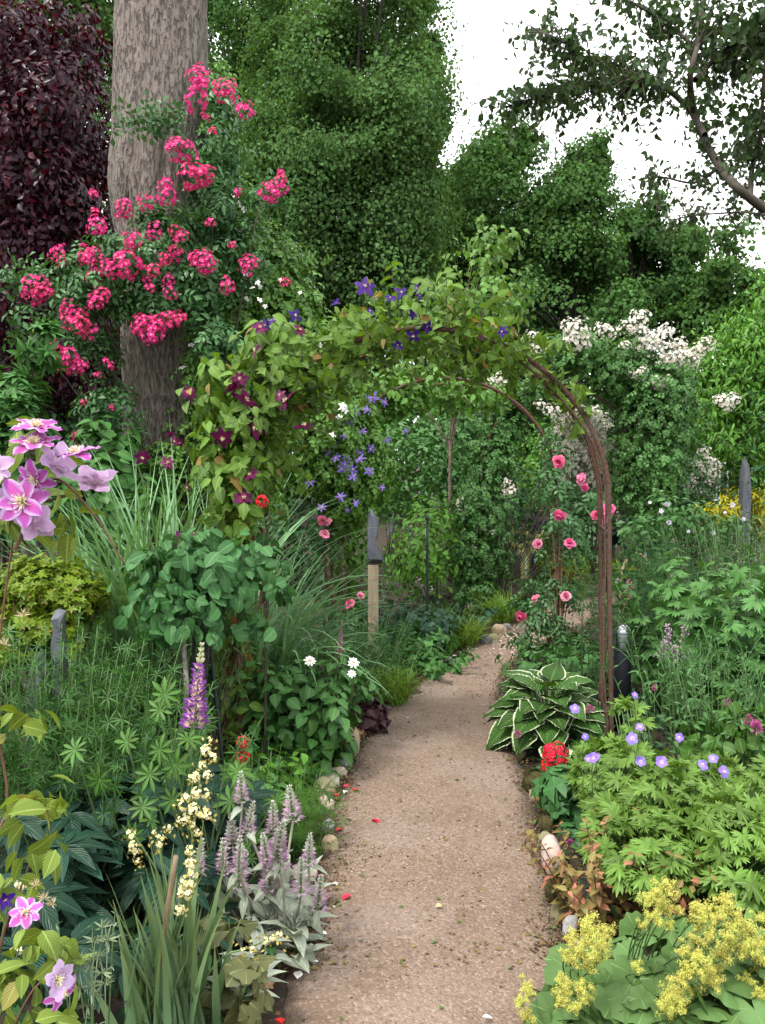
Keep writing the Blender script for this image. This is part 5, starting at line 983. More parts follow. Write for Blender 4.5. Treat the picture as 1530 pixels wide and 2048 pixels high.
# cream sisyrinchium with sword leaves
b0 = np.array([at(330, 2050, 2.3)[0], 2.3, 0]); rt = thing('sisyrinchium', 'sword leaved plant with tall cream flower spikes', 'plant', b0)
m = MB()
for px, K, L, tl in ((340, 30, .62, .12), (385, 22, .58, .16), (300, 16, .5, .25)): blades(m, [at(px, 2000, 2.3)[0], 2.3, 0], K, L, .07, .028, .35, tl, 8, lv=.5)
part('foliage', m, G['iris_blade'], rt); m = MB()
SPK = [[(345, 2100), (365, 1900), (385, 1720), (380, 1600), (405, 1500)], [(340, 2100), (330, 1950), (355, 1830), (375, 1740), (390, 1640), (400, 1560)], [(320, 2100), (330, 1880), (320, 1760), (262, 1660)], [(330, 2100), (340, 1900), (330, 1780), (320, 1680)], [(330, 2100), (430, 1930), (500, 1895), (560, 1868)], [(-40, 2100), (0, 1900), (25, 1740), (35, 1650)], [(-20, 2100), (20, 1960), (40, 1890)]]
for pts in SPK: c = spline([at(x, y, 2.3 - (.12 if x < 100 else 0)) for x, y in pts], 20); tubes(m, c, np.linspace(.004, .002, 20), 5)
KN = [(412, 1500, 13), (425, 1515, 12), (405, 1530, 10), (388, 1555, 14), (415, 1550, 11), (372, 1595, 12), (392, 1585, 14), (410, 1588, 12), (365, 1612, 12), (388, 1618, 15), (402, 1625, 14), (415, 1630, 11), (360, 1640, 9), (372, 1640, 10), (385, 1650, 8), (380, 1700, 13), (382, 1725, 13), (385, 1745, 14), (370, 1763, 16), (385, 1768, 10), (362, 1785, 11), (376, 1787, 12), (358, 1820, 14), (262, 1670, 12), (266, 1690, 11), (272, 1703, 9), (322, 1676, 9), (318, 1690, 8), (275, 1722, 7), (308, 1665, 6), (340, 1655, 8), (395, 1665, 9), (35, 1900, 14), (36, 1922, 10), (45, 1772, 10), (35, 1768, 9), (505, 1898, 8), (530, 1882, 8), (545, 1876, 8), (560, 1868, 8), (485, 1898, 6), (420, 1480, 7)]
flowers(rt, 'flower', 'cream', [(a_, b_, c_ * .85) for a_, b_, c_ in KN], 2.24, toward=(0, -1, .3), dY=.02)
for px, py, r in KN: c = at(px, py + 6, 2.26); P = c + R.normal(size=(9, 3)) * .010; scatter(m, leafT(.35, 2, .5, .1), P, rnd(9), rnd(9), .012, 1)
part('stem', m, [STEM, solid('yellow_bud', (.20, .19, .04), (.36, .26, .06), 60, .6, 0)], rt)
c0, c1 = at(322, 1890, 2.26), at(352, 1712, 2.24); m = MB(); tubes(m, np.linspace(np.array([c0[0] - .06, 2.3, 0]), c1, 12), .0065 + .0012 * (np.arange(12) % 4 == 0), 10)
solo('bamboo_cane', m, solid('bamboo', (.15, .10, .065), (.26, .18, .12), 40, .6, .2, stretch=(1, 1, .2)), [c0[0] - .06, 2.3, 0], 'brown bamboo cane holding up the cream flower spikes', 'cane')
# sea holly
b0 = np.array([at(180, 2000, 2.05)[0], 2.05, 0]); rt, P = herb('sea_holly', 'spiky pale green sea holly at the lower left', b0, 7, .55, .12, .08, LAN3, G['sea_holly_leaf'], .03, 3, 1, .4, .4, sr=.0025)
m = MB(); SH = [(205, 1855), (190, 1880), (215, 1880), (150, 1925), (165, 1920), (180, 1930), (205, 1945), (210, 1965), (160, 1975), (185, 1990), (140, 1940), (195, 1915), (175, 2010)]
for x, y in SH: c = at(x, y, 2.0); D = nrm(rnd(16) * np.array([1, 1, .5]) + UP * .15); scatter(m, leafT(.09, 3, .3, .1, 'lance'), np.repeat(c[None], 16, 0), D, rnd(16), R.uniform(.018, .034, 16)); tubes(m, np.linspace(c - UP * .09 + rnd(1)[0] * .015, c, 4), .0015, 4)
part('bract', m, G['sea_holly_leaf'], rt)
# lambs ear
b0 = below(520, 1930, 2.85); rt = thing('lambs_ear', 'silver felted lambs ear with fading mauve flower spikes', 'plant', b0); m, st = MB(), MB()
EAR = leafT(.2, 6, .3, .45, 'ovate', 0, .02)
TOP = [(480, 1518, 0), (545, 1575, 0), (575, 1542, 0), (512, 1575, 1), (622, 1640, 1), (604, 1690, 1), (645, 1722, 0), (445, 1645, 0), (482, 1640, 0), (460, 1600, 1), (520, 1640, 0), (555, 1625, 0), (500, 1670, 1), (540, 1680, 0), (575, 1610, 0), (410, 1650, 1)]
for k, (px, py, v) in enumerate(TOP):
    Y = 2.85 - .15 * (py > 1600) + .08 * math.sin(k * 2.1); e = at(px, py, Y); l = R.uniform(.8, 1.15); f = nrm(np.array([R.normal() * .12, R.normal() * .12, 1]))
    s = e - f * .16 * l; put(rt, 'flower_spike', F['ear'][v], s, f, l)
    g0 = b0 + np.array([(px - 520) / FPX * 2.0 + R.normal() * .03, R.normal() * .06, 0]); P = bezK(g0[None], (g0 * .5 + s * .5 + np.array([.02, 0, .05]))[None], s[None], 10); tubes(st, P, np.linspace(.0055, .004, 10), 6); leaves_on(m, P, EAR, 3, .35, .98, .085, .1, 2, .3, .3, droop=.35)
for k, (px, py, Y, K) in enumerate([(470, 1850, 2.85, 20), (540, 1860, 2.8, 24), (590, 1850, 2.78, 19), (520, 1930, 2.65, 13), (440, 1790, 2.9, 12), (560, 1790, 2.95, 14), (600, 1770, 3.0, 10), (480, 1990, 2.45, 9), (590, 1920, 2.7, 8)]):
    c = below(px, py, Y) + UP * .02; a = R.uniform(0, 6.28, K); e = R.uniform(.05, 1.25, K); D = np.stack([np.cos(a) * np.cos(e), np.sin(a) * np.cos(e), np.sin(e)], 1); N = nrm(UP * np.cos(e)[:, None] - np.stack([np.cos(a), np.sin(a), 0 * a], 1) * np.sin(e)[:, None] * .9 + rnd(K) * .2)
    scatter(m, EAR, c + D * .015 + UP * R.uniform(0, .1, (K, 1)), D, N, R.uniform(.08, .135, K))
part('foliage', m, G['silver_leaf'], rt); part('stem', st, solid('felt_stem', (.24, .23, .18), (.36, .34, .28), 40, .9, 0), rt)
# olive heuchera
rt = bush('heuchera', 'olive brown round leaved plant at the foot of the lambs ear', np.array([at(470, 2000, 2.35)[0], 2.35, 0]), [E(485, 1940, 36, 24, 2.3, .05, 7), E(450, 1860, 44, 34, 2.45, .06, 7), E(500, 2010, 46, 30, 2.3, .06, 8), E(400, 1930, 36, 36, 2.4, .05, 5), E(430, 1990, 40, 30, 2.35, .05, 6)], LOBE5, .052, G['olive_leaf'], 'plant', droop=.3, per=3, upw=.6, stem=STEM, sr=.003)
# ------------------------------------------------------------------ right side
def hosta(label, c, rx, h, K, size):
    rt = thing('hosta', label, 'plant', c); m, st = MB(), MB(); T = leafT(.47, 9, .14, .42, 'heart', 0, .018)
    for k in range(K):
        q = (k + .5) / K; a = k * 2.4 + R.normal() * .15; o = np.array([math.cos(a), math.sin(a), 0]); rad = rx * (.18 + .72 * q ** .8); z = h * (1.0 - .78 * q ** 1.5) * R.uniform(.85, 1.1)
        p = c + o * rad * .62 + UP * z; el = .8 * (1 - q) ** 1.3 - .4 * q; D = o * math.cos(el) + UP * math.sin(el) + rnd(1)[0] * .15
        scatter(m, T, [p], [D], [UP * math.cos(el) - o * math.sin(el) + np.array([0, -.25, .1])], size * R.uniform(.8, 1.15)); tubes(st, bez(c + o * .03, c + o * rad * .3 + UP * z * .8, p, 6), np.linspace(.006, .004, 6), 5)
    part('foliage', m, G['hosta_leaf'], rt); part('stem', st, STEM, rt); return rt
hosta('large hosta with white edged leaves beside the path', below(1095, 1505, 4.85), .42, .35, 74, .175)
# red geraniums
rt = bush('geranium', 'red geranium bloom on blue green leaves at the right path edge', below(1140, 1660, 3.85), [E(1130, 1590, 50, 55, 3.85, .16, 90), E(1160, 1670, 60, 50, 3.75, .18, 90), E(1120, 1650, 36, 50, 3.8, .14, 50), E(1150, 1760, 50, 40, 3.5, .14, 50), E(1200, 1600, 50, 50, 3.9, .15, 60)], LOBE5, .062, G['geranium_leaf'], 'plant', droop=.25, per=8, stem=STEM, sr=.004)
flowers(rt, 'flower_head', 'red', [(1112, 1512, 27), (1095, 1530, 15), (1098, 1500, 14), (1190, 1646, 6, 3.6)], 3.95, jit=.15)
m = MB(); tubes(m, bez(below(1140, 1660, 3.85), at(1105, 1650, 3.95), at(1110, 1530, 3.97), 8), .004, 6); part('stem', m, STEM, rt)
rt = bush('geranium', 'small red geranium at the foot of the left arch leg', below(500, 1600, 4.15), [E(500, 1560, 30, 30, 4.15, .1, 26), E(490, 1520, 20, 30, 4.15, .06, 12)], LOBE5, .055, G['geranium_leaf'], 'plant', stem=STEM, sr=.003)
flowers(rt, 'flower_head', 'red', [(486, 1486, 15), (482, 1516, 13), (493, 1512, 9)], 3.72)
rt = bush('rose_bush', 'dark red rose bloom at the top of the left arch leg leaves', below(525, 1200, 4.25), [E(530, 1020, 24, 20, 4.1, .06, 12)], ROSELEAF, .1, G['rose_leaf'], 'rose', ns=3, sr=.004); flowers(rt, 'flower', 'red', [(524, 1003, 14)], 4.02)
# golden cranesbill
b0 = below(1330, 1830, 3.25); rt = thing('cranesbill', 'golden leaved cranesbill with blue flowers spreading at the right', 'plant', b0); m, st = MB(), MB()
def mound(m, st, b0, e, T, size, upw=1.1, per=1):
    (c, r, n) = e; u = rnd(n * 3); u = u[(u[:, 2] > -.25) & (u[:, 1] < .6)][:n]; q = R.uniform(.75, 1.05, (len(u), 1)); P = c + u * q * r; P[:, 2] = np.maximum(P[:, 2], .05)
    N = nrm(u / r * r.max() * .45 + UP * upw + np.array([0, -.35, 0]) + rnd(len(u)) * .75); D = nrm(u * np.array([1, 1, 0]) + rnd(len(u)) * .7 - UP * .1); scatter(m, T, P, D, N, size * R.uniform(.6, 1.15, len(u)))
    A = np.repeat(np.asarray(b0, float)[None], len(u), 0) * .55 + P * np.array([1, 1, 0]) * .45; tubes(st, bezK(A, (A + P) / 2 + UP * .03, P, 6), .0018, 4, cap=False)
def ell(px, py, rx, ry, Y, dr, n): c, r, n = E(px, py, rx, ry, Y, dr, n); return c, np.array(r), n
for e in (ell(1330, 1630, 150, 110, 3.3, .40, 200), ell(1450, 1690, 120, 100, 3.0, .35, 150), ell(1240, 1560, 90, 70, 3.7, .3, 110), ell(1290, 1700, 120, 70, 3.0, .28, 110), ell(1420, 1590, 110, 70, 3.6, .3, 110), ell(1560, 1650, 90, 120, 3.2, .3, 90), ell(1255, 1440, 30, 46, 4.0, .1, 12), ell(1210, 1510, 50, 30, 3.9, .14, 34)): mound(m, st, b0, (e[0], e[1], int(e[2] * 1.45)), CRANE, .064)
part('foliage', m, G['cranesbill_leaf'], rt); part('stem', st, STEM, rt)
FLC = [(1150, 1417, 11), (1186, 1516, 12), (1176, 1518, 8), (1265, 1477, 14), (1280, 1454, 9), (1281, 1523, 12), (1323, 1524, 13), (1358, 1475, 10), (1405, 1530, 13), (1426, 1517, 11), (1448, 1544, 14), (1387, 1567, 9), (1270, 1390, 8), (1524, 1646, 13), (1415, 1573, 9), (1170, 1473, 8), (1510, 1655, 8), (1195, 1512, 6)]
flowers(rt, 'flower', 'crane', FLC, 3.25, dY=.04, toward=(0, -1, .7), jit=.3)
m = MB()
for q in FLC: e = at(q[0], q[1] + 2, 3.27); tubes(m, bez(e + np.array([R.normal() * .04, .1, -.2]), e + np.array([0, .03, -.1]), e, 6), .0017, 4)
part('stem', m, STEM, rt)
# lady's mantle
b0 = np.array([at(1300, 2000, 2.35)[0], 2.35, 0]); rt = thing('ladys_mantle', 'ladys mantle with scalloped leaves and lime froth flowers in the right corner', 'plant', b0); m, st = MB(), MB()
for e in (ell(1200, 1985, 90, 60, 2.35, .16, 46), ell(1320, 2010, 120, 70, 2.25, .18, 60), ell(1450, 2000, 110, 80, 2.2, .18, 56), ell(1430, 1900, 100, 60, 2.5, .18, 36), ell(1140, 2040, 60, 30, 2.25, .1, 22), ell(1290, 1910, 70, 40, 2.55, .12, 18), ell(1560, 1960, 80, 90, 2.2, .15, 30)): mound(m, st, b0, e, SCALLOP, .066, .7)
part('foliage', m, G['alchemilla_leaf'], rt); part('stem', st, STEM, rt)
FR = [(1181, 1855, 26), (1150, 1874, 24), (1204, 1886, 26), (1165, 1910, 26), (1193, 1917, 24), (1146, 1925, 20), (1134, 1980, 22), (1165, 1976, 22), (1150, 2012, 22), (1051, 1972, 18), (1044, 2004, 17), (1051, 2035, 20), (1306, 1785, 24), (1334, 1778, 22), (1295, 1802, 20), (1306, 1835, 20), (1393, 1822, 24), (1396, 1845, 24), (1432, 1845, 22), (1455, 1806, 24), (1463, 1825, 22), (1455, 1855, 24), (1459, 1886, 24), (1440, 1908, 24), (1393, 1882, 22), (1396, 1906, 22), (1377, 1937, 26), (1412, 1941, 26), (1428, 1972, 24), (1365, 1965, 22), (1338, 1996, 24), (1361, 2012, 26), (1342, 2030, 24), (1498, 1870, 28), (1518, 1885, 26), (1510, 1914, 24), (1514, 1984, 20), (1353, 1823, 16), (1275, 1937, 16), (1522, 1843, 20), (1365, 1900, 18), (1180, 1885, 24), (1130, 1905, 20), (1215, 1868, 20), (1178, 1935, 20), (1115, 2000, 20), (1175, 2000, 18), (1320, 1805, 20), (1330, 1820, 18), (1410, 1832, 20), (1445, 1828, 20), (1425, 1870, 20), (1475, 1850, 22), (1478, 1895, 22), (1398, 1925, 22), (1435, 1945, 20), (1350, 1980, 22), (1385, 1990, 20), (1325, 2012, 20), (1500, 1900, 22), (1515, 1940, 20), (1490, 1960, 16), (1290, 1850, 16), (1340, 1850, 14), (1120, 1960, 16), (1062, 1990, 14)]
flowers(rt, 'flower_head', 'froth', [(a_, b_, c_ * 1.25) for a_, b_, c_ in FR], 2.12, toward=(0, -.45, 1), jit=.2, dY=.07)
m = MB()
for q in FR: e = at(q[0], q[1] + q[2] * .6, 2.14); tubes(m, bez([e[0] * .7 + b0[0] * .3, 2.4, .1], [e[0] * .9 + b0[0] * .1, 2.36, e[2] * .6], e, 7), .0022, 4)
part('stem', m, STEM, rt)
# brownish shrublet
herb('fuchsia', 'bronze tinted small leaved shrublet between the cranesbill and the lime froth', below(1225, 1910, 2.95), 40, .36, .22, .14, OV3, G['brown_shrub_leaf'], .05, 10, 2, .5, .15, cat='shrub', stem=REDSTEM, sr=.003)
# tall herbs at the right
for px, Y, K, h, lb in ((1455, 5.0, 26, 1.15, 'tall monkshood with deeply cut leaves at the right edge'), (1400, 5.5, 20, 1.0, 'monkshood with cut leaves behind the mauve astilbe'), (1545, 4.8, 22, 1.2, 'tall monkshood half out of frame at the right edge')):
    herb('monkshood', lb, below(px, 1500, Y), K, h, .34, .26, ACON, G['tall_herb_leaf'], .145, 12, 1, 0., .15, sr=.006, droop=.45, taper=.45, jit=.5)
for px, Y, K, h, lb in ((1370, 4.2, 15, .76, 'branching herb with lance leaves behind the blue cranesbill'), (1440, 4.1, 16, .78, 'lance leaved herb between the cranesbill and the monkshood'), (1500, 3.9, 14, .70, 'lance leaved herb at the right edge behind the cranesbill')):
    rt, P = herb('dames_rocket', lb, below(px, 1600, Y), K, h, .28, .24, leafT(.17, 4, .3, .35, 'lance'), G['lance_herb_leaf'], .095, 9, 1, .45, .1, sr=.0035, droop=.1, taper=.6)
    m = MB(); tp = P[:, -1]; 
    for k in range(5): D = nrm(rnd(K) + UP * .8); W = bezK(tp - UP * .05, tp + D * .05, tp + D * .10, 5); tubes(m, W, .0016, 4); scatter(m, leafT(.3, 2, .4, .1), W[:, -1], D, rnd(K), .02); scatter(m, leafT(.2, 2, .4, .1), W[:, 2], rnd(K), UP + rnd(K) * .4, .03)
    part('foliage', m, G['lance_herb_leaf'], rt)
bush('bean_vine', 'broad rounded leaves at the right edge below the monkshood', below(1490, 1600, 3.9), [E(1480, 1430, 50, 50, 3.9, .12, 46), E(1500, 1500, 60, 60, 3.8, .14, 50), E(1420, 1480, 50, 40, 3.9, .12, 30)], leafT(.38, 6, .2, .25, 'round'), .062, G['lupin_leaf'], 'plant', droop=.5, per=6, dens=1.6, stem=STEM, sr=.003)
rt = thing('clover', 'magenta thistle like flower heads among the right hand herbs', 'plant', below(1450, 1600, 3.7))
for px, py, r, Y in ((1513, 1455, 14, 3.7), (1497, 1440, 11, 3.75), (1455, 1405, 9, 3.8), (1180, 1418, 9, 4.3), (1036, 1468, 8, 4.4), (1140, 1685, 8, 3.5), (1122, 1716, 8, 3.4), (1310, 1375, 7, 4.2)):
    m = MB(); p = at(px, py, Y); n_ = 60; u = rnd(n_); scatter(m, kiteT(.16, .3, .1), p + u * np.array([.3, .3, .5]) * r * Y / FPX, u + UP * .5, rnd(n_), r * .8 * Y / FPX); part('flower_head', m, P_THIST, rt)
    m = MB(); tubes(m, bez([p[0] + .05, Y + .1, 0], [p[0], Y + .02, p[2] * .6], p - UP * .004, 8), .002, 4); part('stem', m, STEM, rt)
for px, Y, K, h, lb in ((1330, 6.2, 90, 1.05, 'feathery blue green mass behind the astilbe'), (1420, 6.4, 90, 1.2, 'feathery blue green mass below the standing slate'), (1290, 6.7, 50, .80, 'feathery foliage right of the pink hollyhock'), (1500, 6.5, 70, 1.2, 'feathery foliage at the right edge behind the monkshood')):
    feather(lb, below(px, 1300, Y), K, h, .35, .40, size=.11, q=15, name='love_in_a_mist')
rt = bush('mallow', 'pale mauve mallow flowers floating over the feathery mass', below(1380, 1250, 7.2), [E(1330, 1040, 80, 50, 7.2, .25, 420), E(1420, 1060, 80, 50, 7.2, .25, 420), E(1290, 1090, 50, 60, 7.0, .2, 300)], OV2, .065, G['mid_leaf'], 'plant')
flowers(rt, 'flower', 'mauve', [(1334, 1008, 7), (1322, 1022, 6), (1338, 1045, 6), (1427, 1067, 5), (1377, 1063, 4), (1487, 1038, 5), (1465, 1010, 6), (1300, 1005, 4), (1234, 1162, 6, 7.4), (1450, 1025, 4)], 6.85)
m = MB(); st = MB(); b0 = below(1510, 1300, 5.6); P = stems(b0, 60, 1.5, .35, .25, 8, .35); tubes(st, P, .0016, 3)
for _ in range(9): q = path_at(P, R.uniform(.45, 1, (60, 6)))[0].reshape(-1, 3) + R.normal(size=(360, 3)) * .05; scatter(m, kiteT(.25), q, rnd(360), rnd(360), .014)
rt = thing('tufted_grass', 'airy haze of tiny grass heads at the right edge', 'grass', b0); part('seed_head', m, G['airy_leaf'], rt); part('stem', st, STEM, rt)
PLUME = petalmat('lilac_plume', (.40, .28, .36), (.55, .42, .50), tr=.3)
AST = thing('astilbe', 'pale lilac astilbe plumes right of the lamp bollard', 'plant', below(1350, 1450, 4.9)); mA, sA = MB(), MB()
for px, py, l in ((1335, 1275, .15), (1368, 1270, .15), (1350, 1310, .12), (1325, 1300, .09), (1376, 1305, .09)):
    p = at(px, py, 4.9); n_ = 130; tt = R.uniform(0, 1, n_); q = p + np.stack([R.normal(size=n_) * .022 * (1 - tt * .8), R.normal(size=n_) * .022 * (1 - tt * .8), (tt - .5) * l], 1); mA = MB(); scatter(mA, kiteT(.35), q, rnd(n_), rnd(n_), .013); part('flower_plume', mA, PLUME, AST); tubes(sA, np.linspace([p[0] + .02, 4.95, 0], p, 6), .0025, 4)
part('stem', sA, STEM, AST); mA = MB(); cloud(mA, FERN, (below(1350, 1450, 4.9) + UP * .22, (.22, .15, .2), 60), .14); part('foliage', mA, G['mid_leaf'], AST)
HL = thing('hollyhock', 'pink mallow spike leaning beside the far end of the path', 'plant', below(1250, 1280, 7.9)); HS = MB(); HM = MB(); b0 = below(1250, 1280, 7.9); P = stems(b0, 8, .85, .2, .1); tubes(HS, P, .004, 4); leaves_on(HM, P, LOBE5, 8, .1, .9, .07, .4); part('stem', HS, STEM, HL); part('foliage', HM, G['mid_leaf'], HL)
flowers(HL, 'flower', 'rose', [(1258, 1165, 7), (1262, 1178, 8), (1252, 1185, 7), (1256, 1197, 7), (1243, 1192, 6), (1265, 1190, 6), (1248, 1212, 8), (1262, 1205, 6)], 7.75, vs=1)
# ------------------------------------------------------------------ stones along the path
STONES = {k: solid('stone_' + k, a, b, 9, .85, .5, dist=.02, c3=c) for k, (a, b, c) in dict(pale=((.40, .34, .27), (.55, .50, .42), (.22, .20, .14)), grey=((.20, .20, .20), (.34, .34, .34), (.12, .13, .09)), pink=((.36, .26, .22), (.50, .40, .35), (.2, .17, .12)), tan=((.26, .19, .12), (.40, .31, .21), (.10, .11, .05)), orange=((.30, .17, .08), (.42, .28, .16), None), dark=((.06, .065, .07), (.14, .145, .15), None), olive=((.14, .13, .07), (.24, .22, .13), (.07, .09, .03))).items()}
SL = [(690, 1490, 24, 28, 'tan', 'tall mottled tan edging stone below the purple leaves'), (713, 1462, 18, 12, 'orange', 'orange brown stone under the purple leaves'), (683, 1530, 19, 10, 'grey', 'flat grey edging stone between the tan stone and the path'), (694, 1518, 9, 9, 'grey', 'small round grey stone against the tan stone'), (678, 1547, 14, 13, 'pink', 'pinkish edging stone below the flat grey one'), (661, 1560, 17, 13, 'pale', 'palest cream edging stone'), (650, 1580, 21, 18, 'olive', 'olive and cream mottled edging stone'), (634, 1610, 24, 15, 'pink', 'broad pinkish edging stone below the mottled one'), (656, 1655, 14, 13, 'grey', 'grey speckled stone beside the ferny clump'), (661, 1695, 12, 20, 'tan', 'brown stone half hidden by a green leaf at the left edge'), (605, 1748, 26, 18, 'pink', 'pinkish stone behind the lambs ear'), (903, 1322, 15, 9, 'grey', 'flat grey slab at the outer bend of the path'), (970, 1283, 6, 14, 'dark', 'small upright dark stone at the path bend'), (985, 1278, 10, 9, 'olive', 'mossy stone right of the upright dark stone'), (1000, 1262, 12, 12, 'tan', 'tan stone at the foot of the white rose pillar'), (1014, 1255, 9, 8, 'grey', 'small grey stone by the pink petals on the path'), (640, 1880, 10, 6, 'pink', 'small flat stone beside the silver leaves'),
      (1105, 1715, 18, 34, 'pink', 'large pinkish stone leaning at the right path edge'), (1122, 1822, 13, 22, 'olive', 'upright greenish stone below the mossy lumps'), (1143, 1855, 18, 18, 'grey', 'grey stone half under the lime froth'), (1073, 1590, 13, 11, 'tan', 'tan stone below the red geranium'), (1160, 1900, 16, 16, 'tan', 'brown stone under the lime froth at the path edge'), (1042, 1510, 10, 7, 'olive', 'mossy stone under the hosta'), (1160, 1158, 15, 14, 'orange', 'brown boulder at the far end of the path'), (1090, 1680, 12, 12, 'olive', 'mossy stone above the large pinkish one')]
for k, (px, py, rx, ry, mt, lb) in enumerate(SL):
    g = gnd(px, py + ry * .8); Y = g[1]; c = np.array([g[0], Y + .01, ry * .8 * Y / FPX * .9]); m = MB(); rx *= 1.15; ry *= 1.15; lump(m, c, (rx * Y / FPX * 1.08, max(rx, ry) * Y / FPX * .85, max(.012, ry * Y / FPX * 1.12)), k * 1.7, 20, .2)
    solo('edging_stone', m, STONES[mt], [c[0], c[1], 0], lb, 'stone', 'stones edging the path')
MOSS = solid('moss', (.030, .028, .008), (.085, .075, .020), 60, .95, .9, dist=.02)
for px, py, rx, ry, lb in ((1066, 1560, 20, 26, 'dark moss cushion below the hosta'), (1085, 1640, 16, 24, 'moss cushion beside the blue green geranium leaves'), (1112, 1780, 20, 34, 'brown moss cushion under the large pinkish stone')):
    g = gnd(px, py + ry * .7); Y = g[1]; m = MB(); c = np.array([g[0] + .02, Y, .0]); u = rnd(2600); u[:, 2] = np.abs(u[:, 2]); r = np.array([rx * 1.3, rx * 1.6, ry * 1.5]) * Y / FPX; P = c + u * r * (1 + .25 * fn(u, 1.5, px)[:, None]); lump(m, c, r * .93, px, 14, .2)
    scatter(m, kiteT(.2, .3, .2), P, nrm(u + rnd(2600) * .6), rnd(2600), .012); solo('moss_cushion', m, MOSS, [c[0], c[1], 0], lb, 'moss')
# slate stones
SLATE = solid('slate', (.045, .050, .062), (.095, .104, .124), 18, .55, .6, stretch=(1, 1, .25), dist=.015, c3=(.10, .10, .10))
def slate(name, px0, py0, px1, py1, outline, Y, th, lb, lean=0.0, cat='standing stone', base_z=None):
    a, b = at(px0, py0, Y), at(px1, py1, Y); m = MB(); s = np.array([b[0] - a[0], a[2] - b[2]]); N_ = len(outline)
    prism(m, [(u * s[0], (1 - v) * s[1] - (b[2] if v == 1 else 0)) for u, v in outline], (a[0], Y, b[2]), th, noise=.004, taper=.86)
    o = solo(name, m, SLATE, [(a[0] + b[0]) / 2, Y, 0], lb, cat, smooth=False); return o
# sculpture on its post
YP = 6.35; x0, x1 = at(736, 1130, YP)[0], at(757, 1130, YP)[0]; zb = at(745, 1130, YP)[2]
rt = thing('slate_sculpture', 'dark slate sculpture shaped like a fish head on a square wooden post', 'sculpture', [(x0 + x1) / 2, YP, 0])
m = MB(); box(m, ((x0 + x1) / 2, YP, zb / 2), (x1 - x0, x1 - x0, zb)); part('post', m, solid('weathered_oak', (.15, .115, .075), (.27, .22, .155), 26, .8, .5, stretch=(1, 1, .08), c3=(.12, .12, .07)), rt, smooth=False)
m = MB(); a, b = at(732, 1020, YP), at(768, 1129, YP); s = (b[0] - a[0], a[2] - b[2])
prism(m, [(u * s[0], (1 - v) * s[1]) for u, v in ((0, 1), (.02, .72), (.04, .55), (.03, .3), (.1, .1), (.25, 0), (.38, .02), (.6, .14), (.7, .24), (.66, .45), (.58, .62), (.68, .7), (.95, .84), (1, 1))], (a[0], YP, b[2] + .002), .085, noise=.003, taper=.8); part('slate_head', m, SLATE, rt, smooth=False)
slate('slate_stone', 104, 1218, 132, 1330, ((0, 1), (.05, .5), (.2, .2), (.15, .05), (.5, 0), (.95, .08), (.9, .4), (1, .7), (.8, 1)), 3.75, .05, 'upright slate shard in front of the yellow green bush', base_z=0)
slate('slate_stone', 44, 1300, 92, 1420, ((0, 1), (.25, .6), (.45, .2), (.7, 0), (.9, .1), (1, .35), (.8, .7), (.7, 1)), 3.6, .06, 'leaning slate shard left of the upright one')
slate('slate_stone', 1480, 912, 1500, 1000, ((0, 1), (.15, .5), (.35, .12), (.6, 0), (.85, .15), (.95, .6), (1, 1)), 9.0, .09, 'tall pointed standing slate at the right edge')
# bollard lamp
YB = 5.2; c = below(1243, 1460, YB); zt = at(1243, 1248, YB)[2]; zg = at(1243, 1300, YB)[2]; r = 17.5 * YB / FPX
rt = thing('bollard_lamp', 'black bollard lamp with a caged clear glass top beside the right arch leg', 'lamp', c)
m = MB(); lathe(m, c, [(0, 0), (r * .97, 0), (r * .97, zg - .004), (r * .9, zg), (0, zg)], 32); part('post', m, solid('black_paint', (.012, .013, .018), (.014, .015, .020), 50, .5, .05, spec=.15), rt)
prof = [(r * .93, zg + .001), (r * .93, zt - r * .9)] + [(r * .93 * math.cos(a), zt - r * .9 + r * .85 * math.sin(a)) for a in np.linspace(.1, 1.5, 10)] + [(.001, zt - .03 * r)]
m = MB(); lathe(m, c, prof, 32)
gm, n, bs, ln = newmat('lamp_glass'); tb = nd(n, 'BsdfTransparent'); tb.inputs[0].default_value = (.78, .83, .85, 1); gl = nd(n, 'BsdfGlossy'); gl.inputs['Roughness'].default_value = .08; lw = nd(n, 'LayerWeight'); lw.inputs[0].default_value = .35; ms = nd(n, 'MixShader'); ln(math_(n, 'MULTIPLY_ADD', lw.outputs['Facing'], .8, .22), ms.inputs[0]); ln(tb.outputs[0], ms.inputs[1]); ln(gl.outputs[0], ms.inputs[2]); ln(ms.outputs[0], n.nodes['Material Output'].inputs[0]); part('glass_dome', m, gm, rt)
m = MB(); lathe(m, c, [(.001, zg + .01), (.018, zg + .012), (.016, zg + .03), (.024, zg + .05), (.032, zg + .075), (.030, zg + .10), (.018, zg + .118), (.001, zg + .124)], 20); part('bulb', m, solid('bulb_glass', (.62, .64, .66), None, 10, .25, 0), rt)
m = MB(); WIRE = solid('cage_wire', (.025, .03, .03), (.045, .05, .045), 60, .5, .1)
for z in (zg + .004, zg + .055, zt - r * 1.0): aa = np.linspace(0, 2 * pi, 33); tubes(m, np.stack([c[0] + r * np.cos(aa), c[1] + r * np.sin(aa), 0 * aa + z], 1), .0028, 6, cap=False)
for k in range(4):
    a = k * pi / 2 + .35 + pi / 2; pts = [(r, zg), (r, zt - r)] + [(r * math.cos(e), zt - r + r * .97 * math.sin(e)) for e in np.linspace(.15, 1.57, 9)]
    tubes(m, np.array([[c[0] + q * math.cos(a), c[1] + q * math.sin(a), z] for q, z in pts]), .0028, 6)
part('cage', m, WIRE, rt)
